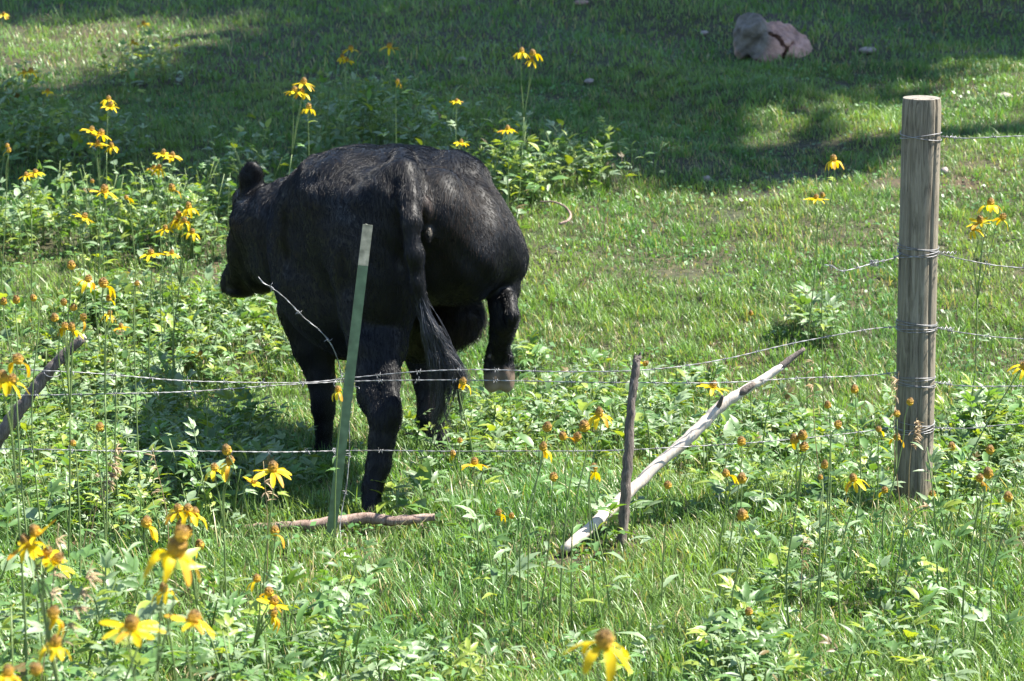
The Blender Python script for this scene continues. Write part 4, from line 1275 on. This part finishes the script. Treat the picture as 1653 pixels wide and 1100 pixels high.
# ------------------------------------------------------------------ grass
def build_grass():
    r = np.random.default_rng(77)
    def field(n, y0, y1, hmin, hmax, w, margin, skip=None):
        y = y0 + (y1 - y0) * r.random(n)
        half = y * .212 + margin
        x = r.uniform(-1, 1, n) * half
        k = r.random(n) < half / (y1 * .212 + margin)
        if skip is not None: k &= np.abs(x) > y * .212 + skip
        x, y = x[k], y[k]
        h = r.uniform(hmin, hmax, len(x)); ww = np.full(len(x), w) * r.uniform(.7, 1.3, len(x))
        return x, y, h, ww
    parts = [field(100000, 5.3, 8.2, .035, .10, .0038, .5), field(130000, 8.2, 11.5, .028, .07, .004, .5), field(200000, 11.5, 16, .025, .06, .0042, .6), field(130000, 16, 24, .028, .068, .006, 1.0),
             field(70000, 4.4, 9, .035, .10, .0045, 2.8, .5), field(90000, 9, 15, .03, .08, .0058, 3.6, .5), field(60000, 15, 24, .03, .08, .009, 4.0, .9)]
    x, y, h, w = [np.concatenate(z) for z in zip(*parts)]
    px, py = ground_px(x, y)
    cw, _ = cover_weight(px, py)
    # bare patches
    bare = np.zeros(len(x))
    for cx, cy, sx, sy in ((1290, 285, 60, 10), (1225, 318, 30, 6), (1130, 268, 50, 7), (1105, 445, 40, 7), (1320, 238, 40, 7), (1560, 300, 26, 7), (1600, 270, 30, 5), (910, 915, 28, 9), (580, 905, 26, 9), (1640, 880, 30, 12), (1450, 300, 30, 8), (1180, 350, 40, 7)):
        bare = np.maximum(bare, np.exp(-.5 * (((px - cx) / sx) ** 2 + ((py - cy) / sy) ** 2)))
    bn = fnoise(x, y, 1.3, 41)
    keep = r.random(len(x)) > np.clip(bare * (.85 + .35 * fnoise(x, y, 6., 50)) * 1.1 + .45 * np.clip(bn - .75, 0, 1) + .55 * np.clip(fnoise(x, y, 2.2, 49) * np.clip((x + .3) / 1.5, 0, 1) * np.clip((y - 10) / 2, 0, 1) - .35, 0, 1), 0, .93) 
    keep &= r.random(len(x)) > np.clip(cw - .5, 0, .6)
    x, y, h, w, bare = x[keep], y[keep], h[keep], w[keep], bare[keep]
    lush = fnoise(x, y, .8, 42)
    clump = fnoise(x, y, 3.6, 47) + .6 * fnoise(x, y, 7.5, 48)
    farw = np.clip((y - 8.5) / 3, 0, 1)
    h = h * (1 + .35 * lush) * (1 - .4 * bare) * (1 + (.18 + .32 * farw) * np.clip(clump, -1.3, 1.5))
    lx, ly = ground_px(x, y)
    h = h * (1 - .55 * np.exp(-((lx - 540) / 200.) ** 4 - ((ly - 868) / 20.) ** 2)) * (1 - .5 * np.exp(-((lx - 940) / 80.) ** 2 - ((ly - 890) / 45.) ** 2))
    tall = r.random(len(x)) < .02
    h[tall] *= 1.7
    n = len(x)
    z = gz(x, y)
    az = r.uniform(0, 2 * np.pi, n) * .8 + fnoise(x, y, 1.5, 43) * 2
    lean = r.uniform(.15, .95, n)
    ts = np.array([0, .4, .75, 1.0])
    wd = np.array([.75, 1, .7, 0])
    fa = az + np.pi / 2 + r.normal(0, .5, n)
    V = np.zeros((n, 7, 3), np.float32)
    q = 0
    for i, t in enumerate(ts):
        cx = x + np.cos(az) * lean * h * t ** 1.7; cy = y + np.sin(az) * lean * h * t ** 1.7
        cz = z - .008 + (h + .008) * (t - .35 * lean * t ** 2.2)
        if i < 3:
            for s in (-1, 1):
                V[:, q, 0] = cx + s * .5 * w * wd[i] * np.cos(fa); V[:, q, 1] = cy + s * .5 * w * wd[i] * np.sin(fa); V[:, q, 2] = cz
                q += 1
        else:
            V[:, q, 0] = cx; V[:, q, 1] = cy; V[:, q, 2] = cz
    base = np.arange(n)[:, None] * 7
    Q = np.concatenate([base + np.array([[0, 1, 3, 2]]), base + np.array([[2, 3, 5, 4]])])
    T = base + np.array([[4, 5, 6]])
    c0 = np.array([.092, .188, .05]); c1 = np.array([.172, .252, .064]); straw_ = np.array([.42, .36, .18])
    yel = np.clip(.35 + .45 * fnoise(x, y, .6, 44) + .12 * r.standard_normal(n), 0, 1)[:, None]
    C = c0 * (1 - yel) + c1 * yel
    C = C * r.uniform(.7, 1.35, (n, 1)) * (1 + .16 * np.clip(clump, -1.5, 1.5))[:, None]
    dryp = np.clip(.045 + .13 * np.clip(fnoise(x, y, .9, 45), 0, 1) + .4 * bare, 0, .6)
    d = r.random(n) < dryp
    C[d] = straw_ * r.uniform(.55, 1.15, (d.sum(), 1))
    C = np.repeat(C[:, None, :], 7, 1)
    b = Buf(); b.add(V.reshape(-1, 3), [Q, T], C.reshape(-1, 3).astype(np.float32))
    o = b.obj("grass", M_GRASS)
    tag(o, "short green meadow grass with dry blades mixed in", None, None, "stuff")
    # clover-like ground leaves
    n2 = 26000
    y = 5.5 + 12 * r.random(n2); x = r.uniform(-1, 1, n2) * (y * .212 + .4)
    m = fnoise(x, y, 1.1, 46) > -.05
    x, y = x[m], y[m]; n2 = len(x)
    z = gz(x, y) + r.uniform(.012, .05, n2)
    s = r.uniform(.006, .013, n2); a = r.uniform(0, 6.28, n2)
    tx, ty = r.normal(0, .35, n2), r.normal(0, .35, n2)
    V = np.zeros((n2, 4, 3), np.float32)
    for k, (u, v) in enumerate(((1.2, 0), (0, .8), (-1.1, 0), (0, -.8))):
        ux = s * (u * np.cos(a) - v * np.sin(a)); uy = s * (u * np.sin(a) + v * np.cos(a))
        V[:, k, 0] = x + ux; V[:, k, 1] = y + uy; V[:, k, 2] = z + ux * tx + uy * ty
    C = np.array([.09, .2, .06]) * r.uniform(.7, 1.5, (n2, 1))
    b = Buf(); b.add(V.reshape(-1, 3), [np.arange(n2)[:, None] * 4 + np.arange(4)[None]], np.repeat(C, 4, 0))
    o = b.obj("clover", M_LEAF)
    tag(o, "tiny clover leaves between the blades of grass", None, None, "stuff")
build_grass()

# ------------------------------------------------------------------ boulder and loose stones
def rock_mat(name, stops, scale=9):
    m, nt, b, out = new_mat(name)
    tc = N(nt, "ShaderNodeTexCoord")
    n1 = N(nt, "ShaderNodeTexNoise"); n1.inputs['Scale'].default_value = scale; n1.inputs['Detail'].default_value = 10; n1.inputs['Roughness'].default_value = .7
    nt.links.new(tc.outputs['Object'], n1.inputs[0])
    at = N(nt, "ShaderNodeVertexColor", layer_name="col")
    rp = ramp(nt, stops); nt.links.new(n1.outputs[0], rp.inputs[0])
    mul = N(nt, "ShaderNodeMix", data_type='RGBA', blend_type='MULTIPLY'); mul.inputs[0].default_value = 1
    nt.links.new(rp.outputs[0], mul.inputs[6]); nt.links.new(at.outputs[0], mul.inputs[7])
    nt.links.new(mul.outputs[2], b.inputs['Base Color'])
    b.inputs['Roughness'].default_value = .9
    bp = N(nt, "ShaderNodeBump"); bp.inputs['Strength'].default_value = .7; bp.inputs['Distance'].default_value = .02
    nt.links.new(n1.outputs[0], bp.inputs['Height']); nt.links.new(bp.outputs[0], b.inputs['Normal'])
    return m

def build_boulder():
    g = hit(1250, 92); Y = g.y
    S = SDF((g.x - .5, Y - .5, g.z - .25), (g.x + .5, Y + .55, g.z + .55), .009)
    m = mpp(Y)
    def e(px, py, dy, rx, rz, ry, k=.03, yaw=0, tilt=0, sub=False):
        S.ell(P(px, py, Y + dy), (rx * m, ry, rz * m), k, yaw, tilt, sub)
    e(1252, 72, .05, 46, 36, .2, .03, .15)
    e(1284, 78, .02, 32, 26, .17, .015, -.2)
    e(1238, 86, -.05, 28, 17, .14, .012)
    S.cut(P(1262, 50, Y), (.42, -.35, .84))
    S.cut(P(1296, 68, Y - .05), (.75, -.3, .6))
    S.cut(P(1250, 75, Y - .13), (-.12, -.95, .3))
    S.cut(P(1282, 80, Y - .125), (.3, -.92, .25))
    S.cut(P(1222, 66, Y - .08), (-.75, -.5, .42))
    S.cut(P(1240, 44, Y), (-.2, -.3, .93))
    for a, c in (((1234, 48), (1258, 64)), ((1258, 64), (1270, 78)), ((1270, 78), (1262, 100)), ((1268, 76), (1300, 60))):
        pa, pc = P(*a, Y - .1), P(*c, Y - .1)
        for t in np.linspace(0, 1, 6):
            q = pa.lerp(pc, float(t))
            S.ell((q.x + .004 * math.sin(9 * t), q.y, q.z + .006 * math.cos(7 * t)), (.013, .075, .013), .006, sub=True)
    e(1213, 56, .07, 27, 34, .15, .012, .3)
    e(1199, 76, .06, 13, 22, .11, .03)
    S.cone(P(1218, 48, Y - .04), P(1243, 50, Y + .02), .075, .04, .02)
    S.cut(P(1204, 40, Y - .02), (-.55, -.3, .78))
    V, F = S.surface(0)
    nv, _ = vnormals(V, F)
    x, y, z = V.T
    V = V + nv * (.007 * fnoise(x * 1.3 + z, y + z, 4.5, 51) + .006 * fnoise(x - z, y + z, 10, 52) + .003 * fnoise(x + z, y - z, 21, 53))[:, None]
    C = np.tile(np.array([1.15, .8, .66]), (len(V), 1))
    c = np.array(tuple(P(1211, 56, Y)))
    t = np.clip(1.35 - np.linalg.norm((V - c) / np.array([.115, .5, .16]), axis=1), 0, 1)[:, None]
    t = np.clip(t * 2.2, 0, 1)
    C = C * (1 - t) + np.array([.4, .42, .37]) * t
    b = Buf(); b.add(V - np.array(tuple(g)), [F], C)
    o = b.obj("boulder", rock_mat("pink_sandstone", [(.3, (.12, .095, .085)), (.5, (.36, .3, .27)), (.7, (.55, .47, .43))]))
    o.location = g
    tag(o, "cracked pinkish boulder with a grey mossy hump on the shaded slope", "boulder")
build_boulder()

M_STONE = rock_mat("pale_stone", [(.3, (.16, .14, .12)), (.6, (.36, .32, .29))], 30)
for i, (px, py, sx, sz, lab) in enumerate([(1622, 160, 14, 5, "flat pale stone in sunlit grass right of the wooden post's top"), (950, 136, 9, 4, "small pale stone in shade midway along the slope"),
        (745, 100, 8, 4, "tiny white stone in shade above the cow's back"), (938, 9, 13, 5, "pinkish stone at the upper edge of the shaded slope"), (1140, 294, 8, 6, "small white stone at the shade's lower edge"),
        (1137, 58, 7, 4, "small stone on the grass left of the boulder"), (1524, 282, 8, 7, "pale stone just behind the wooden post's right side"), (1400, 86, 16, 6, "dull low stone right of the boulder")]):
    g = hit(px, py); m = mpp(g.y); r = np.random.default_rng(i)
    S = SDF((-.14, -.14, -.08), (.14, .14, .1), .008)
    S.ell((0, 0, 0), (sx * m, sx * m * .8, sz * m + .012), .01, r.uniform(0, 3))
    S.ell((sx * m * .3, .01, .005), (sx * m * .6, sx * m * .5, sz * m + .008), .01, r.uniform(0, 3))
    V, F = S.surface(1)
    V[:, 2] *= .6
    V = V * (1 + .1 * fnoise(V[:, 0] + V[:, 2], V[:, 1], 18, 60 + i))[:, None]
    b = Buf(); b.add(V, [F], (1, .95, .9) if i != 3 else (1.1, .75, .68))
    o = b.obj("stone", M_STONE); o.location = (g.x, g.y, g.z + .012 + sz * m * .2)
    tag(o, lab, "stone", "loose stones on the slope")

g1 = P(872, 322, 10.9)
b = Buf(); q = spline([P(872, 326, 11.0), P(893, 326, 10.95), P(912, 334, 10.9), P(921, 347, 10.85), P(917, 356, 10.8), P(903, 362, 10.78)], 24)
q[:, 2] = np.maximum(q[:, 2], gz(q[:, 0], q[:, 1]) + .015)
tube(b, q, np.linspace(.003, .0065, 24), 8, jit=.1)
o = b.obj("curved_twig", M_LOG, off=q[12]); o.location = q[12]
tag(o, "curved pale twig lying in the sunny grass right of the cow's hip", "twig")

# ------------------------------------------------------------------ trees up the slope whose crowns shade the hillside
def shade_tree(label, sx, sy, ch, rx, ry, rz, seed, dens=1.0, lobes=9):
    "a broadleaf tree whose crown throws its shade round ground point sx, sy"
    r = np.random.default_rng(seed)
    k = (ch + 0.0) / math.tan(SUN_EL)
    cx = sx + k * math.cos(SUN_AZ); cy = sy + k * math.sin(SUN_AZ)
    z0 = float(gz(sx, sy))
    c = np.array([cx, cy, z0 + ch])
    g = Vector((cx + .4, cy + .6, float(gz(cx + .4, cy + .6))))
    root = thing("broadleaf_tree", label, "tree", g, "trees that shade the hillside")
    tb = Buf()
    tube(tb, spline([g - Vector((0, 0, .3)), g + Vector((.1, -.1, (c[2] - g.z) * .5)), Vector(c)], 14), np.linspace(.3, .1, 14), 10, jit=.05, seed=seed)
    cents = []
    for i in range(lobes):
        a = r.uniform(0, 6.28); u = r.uniform(-.7, .8); q = math.sqrt(1 - u * u) * r.uniform(.45, .8)
        p = c + np.array([rx * q * math.cos(a), ry * q * math.sin(a), rz * u * .8]); cents.append(p)
        tube(tb, spline([Vector((g.x, g.y, c[2] - rz * .9)), Vector((c + p) / 2), Vector(p)], 8), np.linspace(.09, .03, 8), 6, seed=i)
    tb.obj("trunk", M_STICK, root, off=g)
    n = int(7600 * dens * max(rx * ry, .6) / 5)
    d = r.normal(0, 1, (n, 3)); d /= np.linalg.norm(d, axis=1)[:, None]
    p = c + d * np.array([rx, ry, rz]) * (r.random(n) ** .45)[:, None]
    p = p * .55 + .45 * np.array(cents)[r.integers(lobes, size=n)] + r.normal(0, .1, (n, 3))
    p = c + (p - c) * 1.4
    u = r.normal(0, 1, (n, 3)); u /= np.linalg.norm(u, axis=1)[:, None]
    v = np.cross(u, r.normal(0, 1, (n, 3))); v /= np.linalg.norm(v, axis=1)[:, None]
    s = r.uniform(.10, .2, (n, 1))
    V = np.stack([p + u * s, p + v * s * .55, p - u * s, p - v * s * .55], 1).reshape(-1, 3)
    b = Buf(); b.add(V, [np.arange(n)[:, None] * 4 + np.arange(4)[None]], np.repeat(np.array([[.05, .09, .03]]) * r.uniform(.7, 1.4, (n, 1)), 4, 0))
    b.obj("crown", M_LEAF, root, off=g)
TREES = [("tall dense tree uphill to the right, its shade covering the middle of the slope", 0.5, 16.3, 12, 2.9, 2.95, 1.6),
         ("tall dense tree uphill whose shade reaches the boulder", 2.65, 18.1, 13, 3.0, 2.95, 1.6),
         ("broad tree farther uphill shading the upper edge of the slope", 5.1, 20.4, 13, 3.1, 3.1, 1.8),
         ("slim tree beyond the view whose shade falls just behind the cow", -0.8, 14.75, 14, 2.0, 1.8, 1.2),
         ("tree beyond the view whose shade lies across the weeds on the slope", -2.5, 14.7, 17, 1.9, 1.55, 1.2),
         ("tree beyond the view whose shade lies at the far left of the slope", -4.6, 14.5, 21, 1.5, 1.3, 1.2),
         ("tree beyond the view whose shade falls on the upper left corner", -3.5, 20.6, 22, 1.9, 2.0, 1.4),
         ("tall tree beyond the view shading the top of the slope above the cow", -0.7, 20.0, 18, 2.0, 2.0, 1.4),
         ("small tree beyond the view laying a thin band of shade over the bare dirt", 1.25, 13.55, 11, .6, .17, .3)]
for i, t in enumerate(TREES):
    shade_tree(*t, seed=200 + i)
